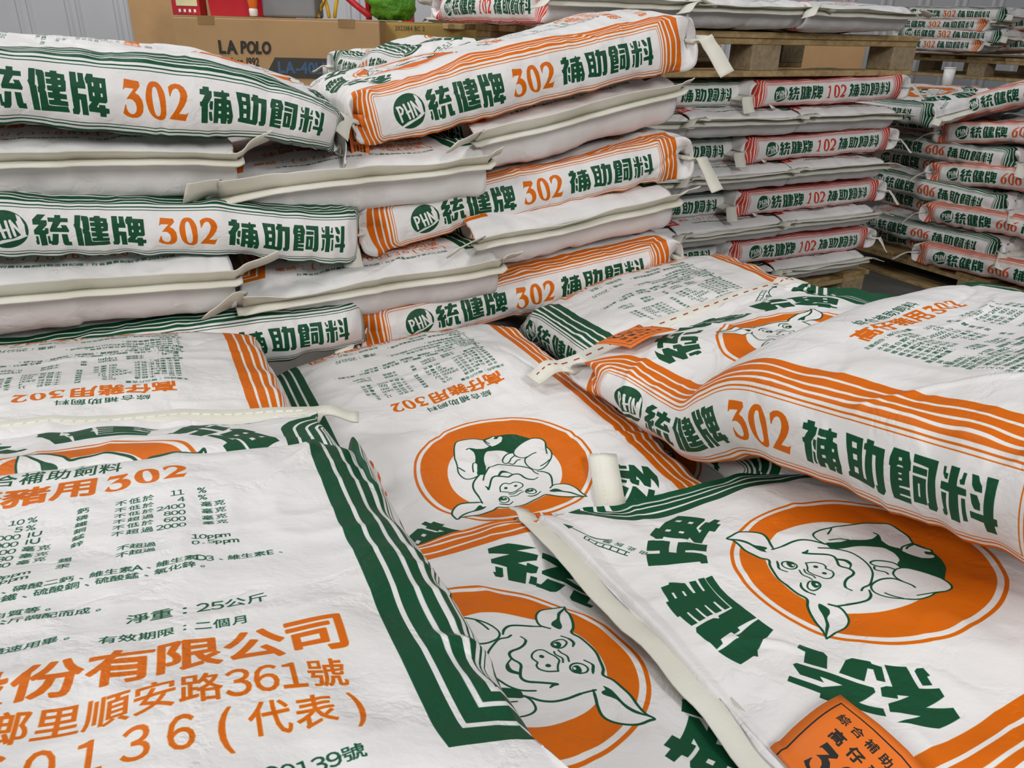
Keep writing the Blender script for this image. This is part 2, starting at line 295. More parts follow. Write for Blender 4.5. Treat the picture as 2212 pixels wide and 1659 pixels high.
def face(cv, digits, col, full=True):
    pig(cv); arc_title(cv)
    # open-here arrow by the head corner
    cv.line([(.150, .190), (.158, .203), (.170, .212), (.186, .219)], GREEN, .0009); cv.fill([np.array([(.196, .222), (.181, .2225), (.186, .2135)])], GREEN)
    cv.line([(.120, .187), (.163, .212), (.158, .217), (.116, .192)], GREEN, .0007)
    for k in range(6): cv.line([(.122+k*.007, .1895+k*.0042), (.119+k*.007, .1935+k*.0042)], GREEN, .0007)
    for k, ch in enumerate('由此拆開'): text(cv, ch, -.0045, 0, .0085, GREEN, f=lambda p, k=k: np.array([.116+k*.0115, .172+k*.0068])+p@np.array([[.86, .5], [-.5, .86]]))
    text(cv, '綜合補助飼料', -.0707, -.201, .0165, GREEN, pitch=.0185)
    x = text(cv, '高仔豬用', -.103, -.237, .029, col, pitch=.0315, bold=.0011, sq=True)
    for i, ch in enumerate(digits): cv.fill([smooth(p, 2, True) if ch in '06' else p for p in heavy(ch, x+.006+i*.0205, -.237, .0185, .0285)], col)
    if not full: return
    G = GREEN; s = .0078
    rows = [('水份', '不超過', '10', '%', '鈣', '不低於', '11', '%'), ('粗蛋白質', '不低於', '5', '%', '磷', '不低於', '4', '%'),
            ('維生素A', '不低於', '240000', 'IU', '鐵', '不低於', '2400', '毫克'), ('維生素D3', '不低於', '30000', 'IU', '銅', '不超過', '800', '毫克'),
            ('維生素E', '不低於', '400', '毫克', '錳', '不低於', '600', '毫克'), ('維生素B1', '不低於', '30', '毫克', '鋅', '不超過', '2000', '毫克'), ('維生素B2', '不低於', '80', '毫克') + ('',)*4]
    text(cv, '主要成份：每公斤含量', -.120, -.2515, s, G)
    y = -.2615
    for r in rows:
        for v, x, rt in zip(r, (-.113, -.079, -.0205, -.018, .012, .037, .085, .095), (0, 0, 1, 0, 0, 0, 1, 0)):
            if v: text(cv, v, x, y-s*.2, s, G, right=bool(rt), pitch=.0092 if v[0] > '⺀' else None)
        y -= .0097
    y -= .0
    for v, x, yy in (('重金屬含量：', -.118, y), ('砷', -.113, y-.0098), ('不超過', -.066, y-.0098), ('50ppm', -.031, y-.0098), ('錫', .008, y-.002), ('不超過', .042, y-.002), ('10ppm', .088, y), ('鉛', -.113, y-.0178), ('不超過', -.066, y-.0178), ('12ppm', -.031, y-.0178), ('汞', .008, y-.0118), ('不超過', .042, y-.0118), ('0.5ppm', .088, y-.0098)):
        text(cv, v, x, yy-s*.2, s, G)
    for v, x, yy in (('主要原料：', -.122, -.3545), ('脫脂奶粉、大豆粉、碳酸鈣、磷酸二鈣、維生素A、維生素D3、維生素E、', -.118, -.3635), ('維生素B1、維生素B2、硫酸鐵、硫酸銅、硫酸錳、氧化鋅。', -.118, -.3725),
                     ('飼料用途及使用方法：', -.122, -.381), ('1.補充維生素、礦物質及蛋白質等。', -.118, -.391), ('2.每公噸高仔豬料用本料50公斤調配而成。', -.118, -.401), ('3.請依飼養標準使用。', -.118, -.411),
                     ('注意事項：', -.122, -.422), ('本品請存放乾燥處、開封後請儘速用畢。', -.118, -.432)):
        text(cv, v, x, yy, s, G, pitch=.00815)
    text(cv, '淨重：25公斤', .052, -.424, .0118, G, pitch=.0122)
    text(cv, '有效期限：二個月', .040, -.4435, .0088, G, pitch=.0094)
    text(cv, '製造批號：', -.118, -.4435, .0085, G); text(cv, '製造日期：', -.055, -.4435, .0085, G)
    text(cv, '佳興畜產股份有限公司', -.154, -.4825, .029, col, pitch=.0318, bold=.0009, sq=True)
    text(cv, '鄉里順安路361號', .158, -.5125, .0255, col, sx=.74, pitch=.0200, right=True, npitch=.0130)
    text(cv, '電話：(07)6960136(代表)', .166, -.5400, .0240, col, sx=.76, pitch=.0205, right=True, npitch=.0180)
    text(cv, '台灣省政府農林廳飼料製造登記證：台省農畜飼製字第20139號', -.134, -.5665, .0098, GREEN, pitch=.0102)
def sack_print(name, digits, col, scol, dcol, ppm, full=True):
    cv = Canvas(-PER/2, PER/2, T0, T1, ppm); cv.rgb[:] = WHITE
    face(cv, digits, col, full)
    stripe_frame(cv, GC, GREEN); stripe_frame(cv, -GC, scol)
    side_text(cv, digits, dcol, lambda p: np.stack([GC-p[:, 1], -.507+p[:, 0]], 1))
    side_text(cv, digits, dcol, lambda p: np.stack([-GC+p[:, 1], .11-p[:, 0]], 1))
    return cv
# ------------------------------------------------------------------ materials
def nodes(name):
    m = bpy.data.materials.new(name); m.use_nodes = True; nt = m.node_tree
    return m, nt, nt.nodes['Principled BSDF']
def link(nt, a, b): nt.links.new(a, b)
def noise(nt, scale, detail=4, rough=.55, vec=None, dist=0):
    n = nt.nodes.new('ShaderNodeTexNoise'); n.inputs['Scale'].default_value = scale; n.inputs['Detail'].default_value = detail
    n.inputs['Roughness'].default_value = rough; n.inputs['Distortion'].default_value = dist
    if vec: link(nt, vec, n.inputs['Vector'])
    return n
def ramp(nt, src, stops):
    r = nt.nodes.new('ShaderNodeValToRGB'); e = r.color_ramp.elements
    while len(e) < len(stops): e.new(.5)
    for el, (p, c) in zip(e, stops): el.position = p; el.color = (*c, 1)
    link(nt, src, r.inputs[0]); return r
def mixc(nt, f, a, b, mode='MIX'):
    m = nt.nodes.new('ShaderNodeMix'); m.data_type = 'RGBA'; m.blend_type = mode
    if isinstance(f, float): m.inputs[0].default_value = f
    else: link(nt, f, m.inputs[0])
    for v, i in ((a, 6), (b, 7)):
        if isinstance(v, tuple): m.inputs[i].default_value = (*v, 1)
        else: link(nt, v, m.inputs[i])
    return m.outputs[2]
def bump(nt, p, *hs):
    prev = None
    for h, st, di in hs:
        b = nt.nodes.new('ShaderNodeBump'); b.inputs['Strength'].default_value = st; b.inputs['Distance'].default_value = di
        link(nt, h, b.inputs['Height'])
        if prev: link(nt, prev.outputs[0], b.inputs['Normal'])
        prev = b
    link(nt, prev.outputs[0], p.inputs['Normal'])
def paper_detail(nt, p, base, crumple=.75):
    tc = nt.nodes.new('ShaderNodeTexCoord'); ob = tc.outputs['Object']
    big = noise(nt, 5, 3, .5, ob); grain = noise(nt, 420, 2, .6, ob); mid = noise(nt, 22, 5, .55, ob, .3)
    vo = nt.nodes.new('ShaderNodeTexVoronoi'); vo.feature = 'DISTANCE_TO_EDGE'; vo.inputs['Scale'].default_value = 7.5
    mx = nt.nodes.new('ShaderNodeMix'); mx.data_type = 'VECTOR'; mx.inputs[0].default_value = .10; link(nt, ob, mx.inputs[4]); link(nt, mid.outputs['Color'], mx.inputs[5]); link(nt, mx.outputs[1], vo.inputs['Vector'])
    cr = ramp(nt, vo.outputs['Distance'], ((0, (0, 0, 0)), (.05, (1, 1, 1))))
    dirt = ramp(nt, big.outputs['Fac'], ((.3, (.93, .925, .915)), (.62, (1, 1, 1))))
    c = mixc(nt, 1., base, dirt.outputs[0], 'MULTIPLY')
    link(nt, c, p.inputs['Base Color']); p.inputs['Roughness'].default_value = .52; p.inputs['Specular IOR Level'].default_value = .25
    bump(nt, p, (mid.outputs['Fac'], .35*crumple, .012), (cr.outputs[0], .22*crumple, .004), (grain.outputs['Fac'], .12, .0006))
def print_mat(name, img):
    m, nt, p = nodes(name)
    uv = nt.nodes.new('ShaderNodeUVMap'); uv.uv_map = 'flat'
    t = nt.nodes.new('ShaderNodeTexImage'); t.image = img; t.extension = 'EXTEND'; link(nt, uv.outputs[0], t.inputs[0])
    paper_detail(nt, p, t.outputs[0]); return m
def plain(name, col, rough=.6, var=.08, scale=12, bs=.2, bd=.003, metal=0.):
    m, nt, p = nodes(name); tc = nt.nodes.new('ShaderNodeTexCoord'); n = noise(nt, scale, 5, .6, tc.outputs['Object'])
    a = tuple(max(c*(1-var), 0) for c in col); b = tuple(min(c*(1+var), 1) for c in col)
    r = ramp(nt, n.outputs['Fac'], ((.3, a), (.7, b))); link(nt, r.outputs[0], p.inputs['Base Color'])
    p.inputs['Roughness'].default_value = rough; p.inputs['Metallic'].default_value = metal
    bump(nt, p, (n.outputs['Fac'], bs, bd)); return m
def lin(r, g, b): return tuple(((v/255+.055)/1.055)**2.4 if v > 10 else v/255/12.92 for v in (r, g, b))
IMG302 = sack_print('print_pig_feed', '302', ORANGE, ORANGE, ORANGE, 2600).image('pig_feed_print')
IMG102 = sack_print('print_a', '102', RED, RED, RED, 1000, True).image('feed_print_red')
IMG606 = sack_print('print_b', '606', CORAL, CORAL, CORAL, 1000, True).image('feed_print_coral')
MAT = {'302': print_mat('printed_paper_orange', IMG302), '102': print_mat('printed_paper_red', IMG102), '606': print_mat('printed_paper_coral', IMG606)}
def tape_mat():
    m, nt, p = nodes('crepe_tape'); tc = nt.nodes.new('ShaderNodeTexCoord'); ob = tc.outputs['Object']
    mp = nt.nodes.new('ShaderNodeMapping'); mp.inputs['Scale'].default_value = (1, 1, 1); link(nt, ob, mp.inputs[0])
    n = noise(nt, 260, 4, .7, mp.outputs[0]); b = noise(nt, 9, 3, .5, ob)
    r = ramp(nt, b.outputs['Fac'], ((.3, lin(208, 205, 190)), (.7, lin(226, 224, 213)))); link(nt, r.outputs[0], p.inputs['Base Color'])
    p.inputs['Roughness'].default_value = .75; bump(nt, p, (n.outputs['Fac'], .4, .0012), (b.outputs['Fac'], .3, .006)); return m
TAPE = tape_mat()
THREAD = plain('white_thread', lin(230, 228, 215), .7); RTHREAD = plain('red_thread', lin(150, 40, 45), .7)
def tag_canvas():
    cv = Canvas(0, .10, 0, .08, 5000); cv.rgb[:] = sr(222, 110, 22); K = sr(25, 22, 18)
    fr = np.array([(.007, .0), (.093, .0), (.093, .073), (.007, .073)]); cv.line(np.array([(.007, .0), (.007, .073), (.093, .073), (.093, .0)]), K, .0006)
    text(cv, '綜合補助飼料', .013, .058, .0095, K, pitch=.0128, bold=.0002)
    text(cv, '高仔豬用', .018, .042, .0115, K, pitch=.0165, bold=.0004)
    for i, ch in enumerate('302'): cv.fill([smooth(p, 3, True) if ch == '0' else p for p in heavy(ch, .022+i*.02, .013, .017, .025)], K)
    return cv.image('feed_tag_print')
mt, ntt, pt = nodes('orange_tag_paper'); _t = ntt.nodes.new('ShaderNodeTexImage'); _t.image = tag_canvas(); _t.extension = 'EXTEND'
_u = ntt.nodes.new('ShaderNodeUVMap'); _u.uv_map = 'flat'; link(ntt, _u.outputs[0], _t.inputs[0]); link(ntt, _t.outputs[0], pt.inputs['Base Color']); pt.inputs['Roughness'].default_value = .6
TAGM = mt
PURPLE = plain('purple_tag_paper', lin(95, 45, 165), .6)

# ------------------------------------------------------------------ object kit
def props(o, label=None, cat=None, group=None, kind=None):
    for k, v in (('label', label), ('category', cat), ('group', group), ('kind', kind)):
        if v: o[k] = v
def empty(name, loc, label, cat, group=None):
    o = bpy.data.objects.new(name, None); COL.objects.link(o); o.location = loc; o.empty_display_size = .05; props(o, label, cat, group); return o
def mesh(name, V, F, mat, parent=None, loc=None, smooth_=True, uvs=None):
    me = bpy.data.meshes.new(name); V = np.asarray(V, float)
    org = np.array(parent.location if parent else (loc if loc is not None else (0, 0, 0)), float)
    me.from_pydata((V-org).tolist(), [], F); me.materials.append(mat)
    if smooth_: me.polygons.foreach_set('use_smooth', np.ones(len(me.polygons), bool))
    if uvs is not None:
        l = me.uv_layers.new(name='flat'); l.data.foreach_set('uv', np.asarray(uvs, np.float32).ravel())
    me.update(); o = bpy.data.objects.new(name, me); COL.objects.link(o)
    if parent: o.parent = parent
    else: o.location = org
    return o
def rotz(a): c, s = math.cos(a), math.sin(a); return np.array([[c, -s, 0], [s, c, 0], [0, 0, 1.]])
def pose(yaw, pit, rol):
    y, p, r = (math.radians(v) for v in (yaw, pit, rol)); cx, sx, cy, sy = math.cos(p), math.sin(p), math.cos(r), math.sin(r)
    return rotz(y)@np.array([[1, 0, 0], [0, cx, -sx], [0, sx, cx]])@np.array([[cy, 0, sy], [0, 1, 0], [-sy, 0, cy]])
class Grid2:
    def __init__(s, n, seed): s.g = np.random.RandomState(seed).rand(n, n)*2-1; s.n = n
    def __call__(s, x, y):
        xi = np.floor(x).astype(int); yi = np.floor(y).astype(int); fx = x-xi; fy = y-yi; fx = fx*fx*(3-2*fx); fy = fy*fy*(3-2*fy)
        n = s.n; g = s.g; a, b = xi % n, (xi+1) % n; c, d = yi % n, (yi+1) % n
        return (g[a, c]*(1-fx)+g[b, c]*fx)*(1-fy)+(g[a, d]*(1-fx)+g[b, d]*fx)*fy
# height field of everything laid down so far
HX0, HY0, HR, HNX, HNY = -1.8, -.3, .01, 520, 520
HF = np.full((HNX, HNY), -9.)
def hidx(P): return np.clip(((P[:, 0]-HX0)/HR).astype(int), 0, HNX-1), np.clip(((P[:, 1]-HY0)/HR).astype(int), 0, HNY-1)
def maxf(A, r):
    for ax in (0, 1):
        B = A.copy()
        for k in range(1, r+1): B = np.maximum(B, np.maximum(np.roll(A, k, ax), np.roll(A, -k, ax)))
        A = B
    return A
def blur(A, r):
    for _ in range(2):
        for ax in (0, 1):
            C = np.cumsum(np.concatenate([np.take(A, range(-r-1, 0), ax), A, np.take(A, range(0, r), ax)], ax), ax)
            A = (np.take(C, range(2*r+1, C.shape[ax]), ax)-np.take(C, range(0, C.shape[ax]-2*r-1), ax))/(2*r+1)
    return A
def hf_add(P):
    i, j = hidx(P); T = np.full_like(HF, -9.); np.maximum.at(T, (i, j), P[:, 2]); G = maxf(T, 1); T = np.where(T < -8, G, T); np.maximum(HF, T, out=HF)
def bil(A, P):
    x = np.clip((P[:, 0]-HX0)/HR-.5, 0, HNX-1.01); y = np.clip((P[:, 1]-HY0)/HR-.5, 0, HNY-1.01); i, j = x.astype(int), y.astype(int); fx, fy = x-i, y-j
    return (A[i, j]*(1-fx)+A[i+1, j]*fx)*(1-fy)+(A[i, j+1]*(1-fx)+A[i+1, j+1]*fx)*fy

def useg(nf, ng):
    f = lambda a, b, n: np.linspace(a, b, n, endpoint=False); h = FW/2
    return np.concatenate([f(-PER/2, -h-GU, nf//2), f(-h-GU, -h, ng), f(-h, h, nf), f(h, h+GU, ng), f(h+GU, PER/2, nf//2), [PER/2]])
def shell(u, nt, w, h, Df, Dh, hf, hh, bulge=.018, sh=.16, zf=0., zh=0., bend=None, pw=2.1, blunt=0):
    nt_ = np.linspace(0, 1, nt+1); q = .45*(1-np.cos(nt_*math.pi))/2+.55*nt_
    t = T0+(T1-T0)*q; df, dh = t-T0, T1-t; b0 = h/2
    pr = lambda d, D: (1-(1-np.clip(d/D, 0, 1))**pw)**(1/pw)
    taper = 1-hh*np.clip(1-dh/.34, 0, 1)**1.2-hf*np.clip(1-df/.34, 0, 1)**1.2
    b = np.maximum(b0*np.minimum(pr(df, Df), pr(dh, Dh))*taper, .0016)
    bb = np.maximum(b0*np.minimum(1-(1-np.clip(df/.055, 0, 1))**3., pr(dh, Dh))*taper, .0016)*blunt+b*(1-blunt)
    k = np.clip(np.minimum(df/(Df*1.1), dh/(Dh*1.1)), 0, 1); k = k*k*(3-2*k)
    db = np.gradient(b, t); dy = np.sqrt(np.maximum(1-np.minimum(db**2, .9), .12))
    y = np.concatenate([[0], np.cumsum((dy[1:]+dy[:-1])/2*np.diff(t))]); y = y-np.interp(0., t, y)
    zc = zf*np.clip(1-df/.18, 0, 1)**2+zh*np.clip(1-dh/.18, 0, 1)**2
    a, ae = w/2-bulge, FW/2+.004; U = np.abs(u); sd = np.sign(u)
    A = (ae+(a-ae)*k)[:, None]; B = b[:, None]; BB = (bb+.0)[:, None]; K = k[:, None]; S = sh*K
    sF = np.clip(u/(FW/2), -1, 1)[None]; top = U <= FW/2+1e-9; sid = (U > FW/2+1e-9) & (U < FW/2+GU-1e-9)
    qg = 1-2*np.clip((U-FW/2)/GU, 0, 1); sB = (PER/2-U)/(FW/2)*sd
    X = np.where(top, A*sF, np.where(sid, sd*(A+K*bulge*(1-qg**2)-(1-K)*.055*(1-np.abs(qg))), A*sB))
    Z = np.where(top, B*(1-S*np.abs(sF)**3.2), np.where(sid, np.where(qg > 0, B*(1-S), BB*(1-S*.8))*qg, -BB*(1-S*.8*np.abs(sB)**4)))
    P = np.zeros((nt+1, len(u), 3)); P[..., 0] = X; P[..., 1] = y[:, None]; P[..., 2] = Z+zc[:, None]
    return t, P
def bend_path(P, bend):
    ys = np.linspace(-.9, .5, 1401); kn = np.array(bend, float); th = np.interp(ys, kn[:, 0], np.radians(kn[:, 1]))
    ker = np.hanning(31); ker /= ker.sum(); th = np.convolve(np.pad(th, 15, mode='edge'), ker, 'valid')
    fy = np.concatenate([[0], np.cumsum(np.cos(th))[:-1]])*.001; fz = np.concatenate([[0], np.cumsum(np.sin(th))[:-1]])*.001
    i0 = kn[0, 2] if kn.shape[1] > 2 else 0.
    fy -= np.interp(i0, ys, fy)-i0; fz -= np.interp(i0, ys, fz)
    y, z = P[..., 1], P[..., 2]; T = np.interp(y, ys, th)
    Q = P.copy(); Q[..., 1] = np.interp(y, ys, fy)-z*np.sin(T); Q[..., 2] = np.interp(y, ys, fz)+z*np.cos(T)
    return Q
def normals(P):
    du = np.roll(P, -1, 1)-np.roll(P, 1, 1); du[:, 0] = P[:, 1]-P[:, -2]; du[:, -1] = du[:, 0]
    dv = np.gradient(P, axis=0); n = np.cross(du, dv); return n/np.maximum(np.linalg.norm(n, axis=-1, keepdims=True), 1e-9)
def wrinkles(u, t, seed, amp, ncrease):
    rs = np.random.RandomState(seed); U, T = np.meshgrid(u, t); g1, g2, g3 = (Grid2(64, seed*7+k) for k in (1, 2, 3)); ox, oy = rs.rand(2)*40
    Uw = np.where(U < 0, U, U)
    d = .0050*g1(U*9+ox, T*8+oy)+.0024*g2(U*24+ox, T*20+oy)+.0011*(1-2*np.abs(g3(U*30+oy, T*34+ox)))
    # puckers that run out from both seams and across the folds
    e = np.exp(-np.minimum(T-T0, T1-T)/.07); d = d+.0035*e*g2(U*38+oy, T*6+ox)
    f = np.exp(-((np.abs(U)-FW/2)/.02)**2)+np.exp(-((np.abs(U)-FW/2-GU)/.02)**2); d = d+.0030*f*g3(U*6+ox, T*34+oy)
    for _ in range(ncrease):
        cu, ct = (rs.rand()-.5)*PER*.8, T0+.04+rs.rand()*(T1-T0-.08)
        if rs.rand() < .45: cu = (1 if rs.rand() < .5 else -1)*(FW/2+GU*(rs.rand()*1.3-.2)); an = rs.randn()*.35
        else: an = rs.rand()*math.pi
        L = .03+rs.rand()**1.5*.13; wd_ = .005+rs.rand()*.007; am = (rs.rand()*2-.8)*.0042
        c, s = math.cos(an), math.sin(an); a_ = (U-cu)*c+(T-ct)*s; b_ = -(U-cu)*s+(T-ct)*c; b_ = b_-.25*a_**2/L
        d = d+am*np.clip(1-np.abs(b_)/wd_, 0, 1)*np.clip(1-(a_/L)**2, 0, 1)
    d = d*amp
    d[:, -1] = d[:, 0]
    return d
def strip(V, n, m, closed=True):
    F = []
    for i in range(n-1):
        for j in range(m if closed else m-1):
            k = (j+1) % m; F.append((i*m+j, i*m+k, (i+1)*m+k, (i+1)*m+j))
    if closed: F += [tuple(range(m))[::-1], tuple((n-1)*m+j for j in range(m))]
    return F
def seam_tape(root, P, u, end, droop, tails, width=.033, stitch=None, rs=None, band=True, below=None, bmax=.05):
    """folded paper tape sewn over one end of the sack, its loose tails reaching past both corners"""
    r0, r1 = (0, 5) if end == 'foot' else (-1, -6)
    topi = np.where(np.abs(u) <= FW/2+1e-6)[0]; li = P[r0, topi]
    bi = [int(np.argmin(np.abs(u-(PER/2-abs(x))*(1 if x >= 0 else -1)))) for x in u[topi]]
    line = (li+P[r0, bi])/2; inn = (P[r1, topi]+P[r1, bi])/2
    o = (line-inn).mean(0); o /= np.linalg.norm(o); d0 = line[-1]-line[0]; d0 = d0/np.linalg.norm(d0); o -= d0*(o@d0); o /= np.linalg.norm(o)
    upv = np.array([0, 0, 1.]); upv -= o*(upv@o); upv -= d0*(upv@d0); upv /= np.linalg.norm(upv)
    k = np.linspace(0, len(line)-1, 40); ii = k.astype(int).clip(0, len(line)-2); fr = (k-ii)[:, None]; line = line[ii]*(1-fr)+line[ii+1]*fr
    ext, tdir = [], []
    for (L, bo, bu), side in zip(tails, (-1, 1)):
        dt = d0*side+o*bo+upv*bu; dt /= np.linalg.norm(dt); n_ = max(int(L/.006), 3); s = np.linspace(0, L, n_+1)[1:, None]; p = line[0] if side < 0 else line[-1]
        c = np.clip(s/.02, 0, 1); e = p+(d0*side*(1-c)+dt*c)*s+upv*.004*np.sin(s/L*5); ext.append(e[::-1] if side < 0 else e); tdir.append((dt, n_))
    pts = np.concatenate([ext[0], line, ext[1]]); n = len(pts); nl, nm = len(ext[0]), len(ext[0])+40
    rs = rs or np.random.RandomState(1); g = Grid2(32, rs.randint(9999)); sx = np.arange(n)*.011
    wob = g(sx*9, sx*0+.5); wob2 = g(sx*16, sx*0+7.5)
    dr = np.radians(droop)+.22*wob; v = o[None]*np.cos(dr)[:, None]-upv[None]*np.sin(dr)[:, None]; nn = o[None]*np.sin(dr)[:, None]+upv[None]*np.cos(dr)[:, None]
    for (dt, n_), sl in zip(tdir, (slice(0, len(ext[0])), slice(len(ext[0])+40, None))):
        q = v[sl]-dt*(v[sl]@dt)[:, None]; q /= np.linalg.norm(q, axis=1, keepdims=True); v[sl] = q; m_ = np.cross(np.broadcast_to(dt, q.shape), q); m_ *= np.sign((m_*nn[sl]).sum(1, keepdims=True)+1e-9); nn[sl] = m_
    w = width*(1+.06*wob2)[:, None]; pts = pts+upv*(wob2*.0022)[:, None]
    in_body = np.ones((n, 1)); in_body[:nl] = 0; in_body[nm:] = 0
    bl = in_body*.011
    R = [pts-o*bl+nn*(.0012+.0026*in_body), pts+v*w*.5+nn*.0012, pts+v*w+nn*.0009, pts+v*(w+.0008), pts+v*w-nn*.0009, pts+v*w*.5-nn*.0012, pts-o*bl-nn*(.0012+.0026*in_body)]
    V = np.stack(R, 1).reshape(-1, 3)
    if below is not None:
        nd = np.clip(bil(below, V)+.003-V[:, 2], 0, bmax).reshape(n, 7); nd[:, [0, 6]] = 0; nd = nd.max(1); nd = np.convolve(np.pad(nd, 4, mode='edge'), np.ones(9)/9, 'valid'); lf = np.zeros((n, 7)); lf[:, 1:6] = nd[:, None]*np.array([.6, 1, 1, 1, .6]); V[:, 2] += lf.ravel()
    tp = mesh('seam_tape', V, strip(V, n, 7), TAPE, root)
    if band:
        a = pts[nl-2:nm+2]; m = len(a); dn = -upv*.8+o*.18; dn /= np.linalg.norm(dn); nb = np.cross(d0, dn); nb = nb if nb@o > 0 else -nb
        a = a+o*.001-upv*.003; bw = (.024*(1+.1*wob[nl-2:nm+2]))[:, None]
        V2 = np.stack([a+nb*.0012, a+dn*bw*.5+nb*.003, a+dn*bw+nb*.002, a+dn*bw-nb*.001, a+dn*bw*.5-nb*.0005, a-nb*.001], 1).reshape(-1, 3)
        mesh('inner_tape', V2, strip(V2, m, 6), TAPE, root)
    if stitch:
        V3, F3 = [], []
        seg = range(2, n-3, 2) if stitch == 'red' else range(nl, nm-2, 1)
        for i in seg:
            a, b = pts[i]+v[i]*w[i]*.62+nn[i]*.0011, pts[i+1]+v[i+1]*w[i+1]*.62+nn[i+1]*.0011; b = a+(b-a)*(.72 if stitch != 'red' else .9); c = v[i]*.0007; e = nn[i]*.0013
            kx = len(V3); V3 += [a-c, a+c, b+c, b-c, a-c+e, a+c+e, b+c+e, b-c+e]
            F3 += [tuple(kx+q for q in f) for f in ((0, 3, 2, 1), (4, 5, 6, 7), (0, 1, 5, 4), (1, 2, 6, 5), (2, 3, 7, 6), (3, 0, 4, 7))]
        so = mesh('stitching', V3, F3, RTHREAD if stitch == 'red' else THREAD, root, smooth_=False); so.parent = tp
    return tp, pts
def sack(kind, yaw, pit, rol, pos, label, group, sc=(1, 1, 1), res=1., w=.45, h=.09, Df=.07, Dh=.09, hf=0., hh=0., bend=None, seed=1, amp=1., ncr=22, zf=0., zh=0.,
         lift=.06, foot=None, head=None, tag=None, warp=None, conform=True, pw=2.1, blunt=0, soft=.8, sh=.2):
    nf, ng, nt = (int(90*res), int(30*res), int(170*res)); nf += nf % 2
    u = useg(nf, ng); t, P = shell(u, nt, w, h, Df, Dh, hf, hh, zf=zf, zh=zh, pw=pw, blunt=blunt, sh=sh); P = P*np.array(sc)
    if bend: P = bend_path(P, bend)
    P = P+normals(P)*wrinkles(u, t, seed, amp, int(ncr))[..., None]
    if warp: P = P+warp_field(u, t, warp)
    P = P@pose(yaw, pit, rol).T+np.array(pos)+np.array([0, 0, CZ])
    if conform:
        flat = P.reshape(-1, 3); U = np.broadcast_to(np.abs(u), P.shape[:2]).ravel(); i, j = hidx(flat)
        under = U >= FW/2+GU*.4; need = HF[i, j]+.0015-flat[:, 2]; bad = under & (need > 0) & (need < lift)
        N = np.zeros_like(HF); np.maximum.at(N, (i[bad], j[bad]), need[bad]); Bl = blur(maxf(N, 2), 3)
        own = np.where(under, np.maximum(need*(need < lift), 0), 0)
        L = bil(Bl, flat); thick = h*np.clip(1-hh*np.clip(1-(T1-t)/.34, 0, 1)**1.2, .05, 1)*np.clip(np.minimum((t-T0)/Df, (T1-t)/Dh), .05, 1)**.5
        room = np.broadcast_to(np.maximum(thick-.012, 0)[:, None], P.shape[:2]).ravel(); fl = np.maximum(soft*L, L-room)
        flat = flat.copy(); flat[:, 2] += np.where(U <= FW/2, fl, np.where(under, np.maximum(L, own*.7), .5*fl+.5*L)); P = flat.reshape(P.shape)
    flat = P.reshape(-1, 3); below = HF.copy()
    hf_add(flat[np.broadcast_to(np.abs(u) <= FW/2+GU*.5, P.shape[:2]).ravel()])
    nu = len(u)-1; V = P[:, :nu].reshape(-1, 3); F = []; UV = []
    un = (u+PER/2)/PER; tn = (t-T0)/(T1-T0)
    ii, jj = np.meshgrid(np.arange(nt), np.arange(nu), indexing='ij'); j2 = (jj+1) % nu
    F = np.stack([ii*nu+jj, ii*nu+j2, (ii+1)*nu+j2, (ii+1)*nu+jj], -1).reshape(-1, 4).tolist()
    UV = np.stack([np.stack([un[jj], tn[ii]], -1), np.stack([un[jj+1], tn[ii]], -1), np.stack([un[jj+1], tn[ii+1]], -1), np.stack([un[jj], tn[ii+1]], -1)], 2).reshape(-1, 2)
    caps = [list(range(nu))[::-1], list(range(nt*nu, (nt+1)*nu))]; UV = np.concatenate([UV, np.zeros((2*nu, 2))])
    base = flat.mean(0); base[2] = flat[:, 2].min()
    root = empty('feed_sack', base, label, 'sack', group)
    mesh('sack_body', V, F+caps, MAT[kind], root, uvs=UV)
    rs = np.random.RandomState(seed+50)
    dflt = dict(droop=38, tails=((.05, .2, -.3), (.05, .2, -.3)))
    for end, sp in (('foot', foot), ('head', head)):
        if sp is None: continue
        q = dict(dflt); q.update(sp); seam_tape(root, P, u, end, rs=rs, below=below if conform else None, bmax=max(lift, .02), **q)
    if tag: paper_tag(root, P, u, t, **tag)
    return root, P, u, t
def warp_field(u, t, ctrl):
    U, T = np.meshgrid(u, t); D = np.zeros(U.shape+(3,))
    for cu, ct, su, st, dx, dy, dz in ctrl:
        D += np.exp(-((U-cu)/su)**2-((T-ct)/st)**2)[..., None]*np.array([dx, dy, dz])
    return D
def sample(P, u, t, uu, tt):
    iu = np.clip(np.searchsorted(u, uu)-1, 0, len(u)-2); it = np.clip(np.searchsorted(t, tt)-1, 0, len(t)-2)
    fu = ((uu-u[iu])/(u[iu+1]-u[iu]))[..., None]; ft = ((tt-t[it])/(t[it+1]-t[it]))[..., None]
    return (P[it, iu]*(1-fu)+P[it, iu+1]*fu)*(1-ft)+(P[it+1, iu]*(1-fu)+P[it+1, iu+1]*fu)*ft
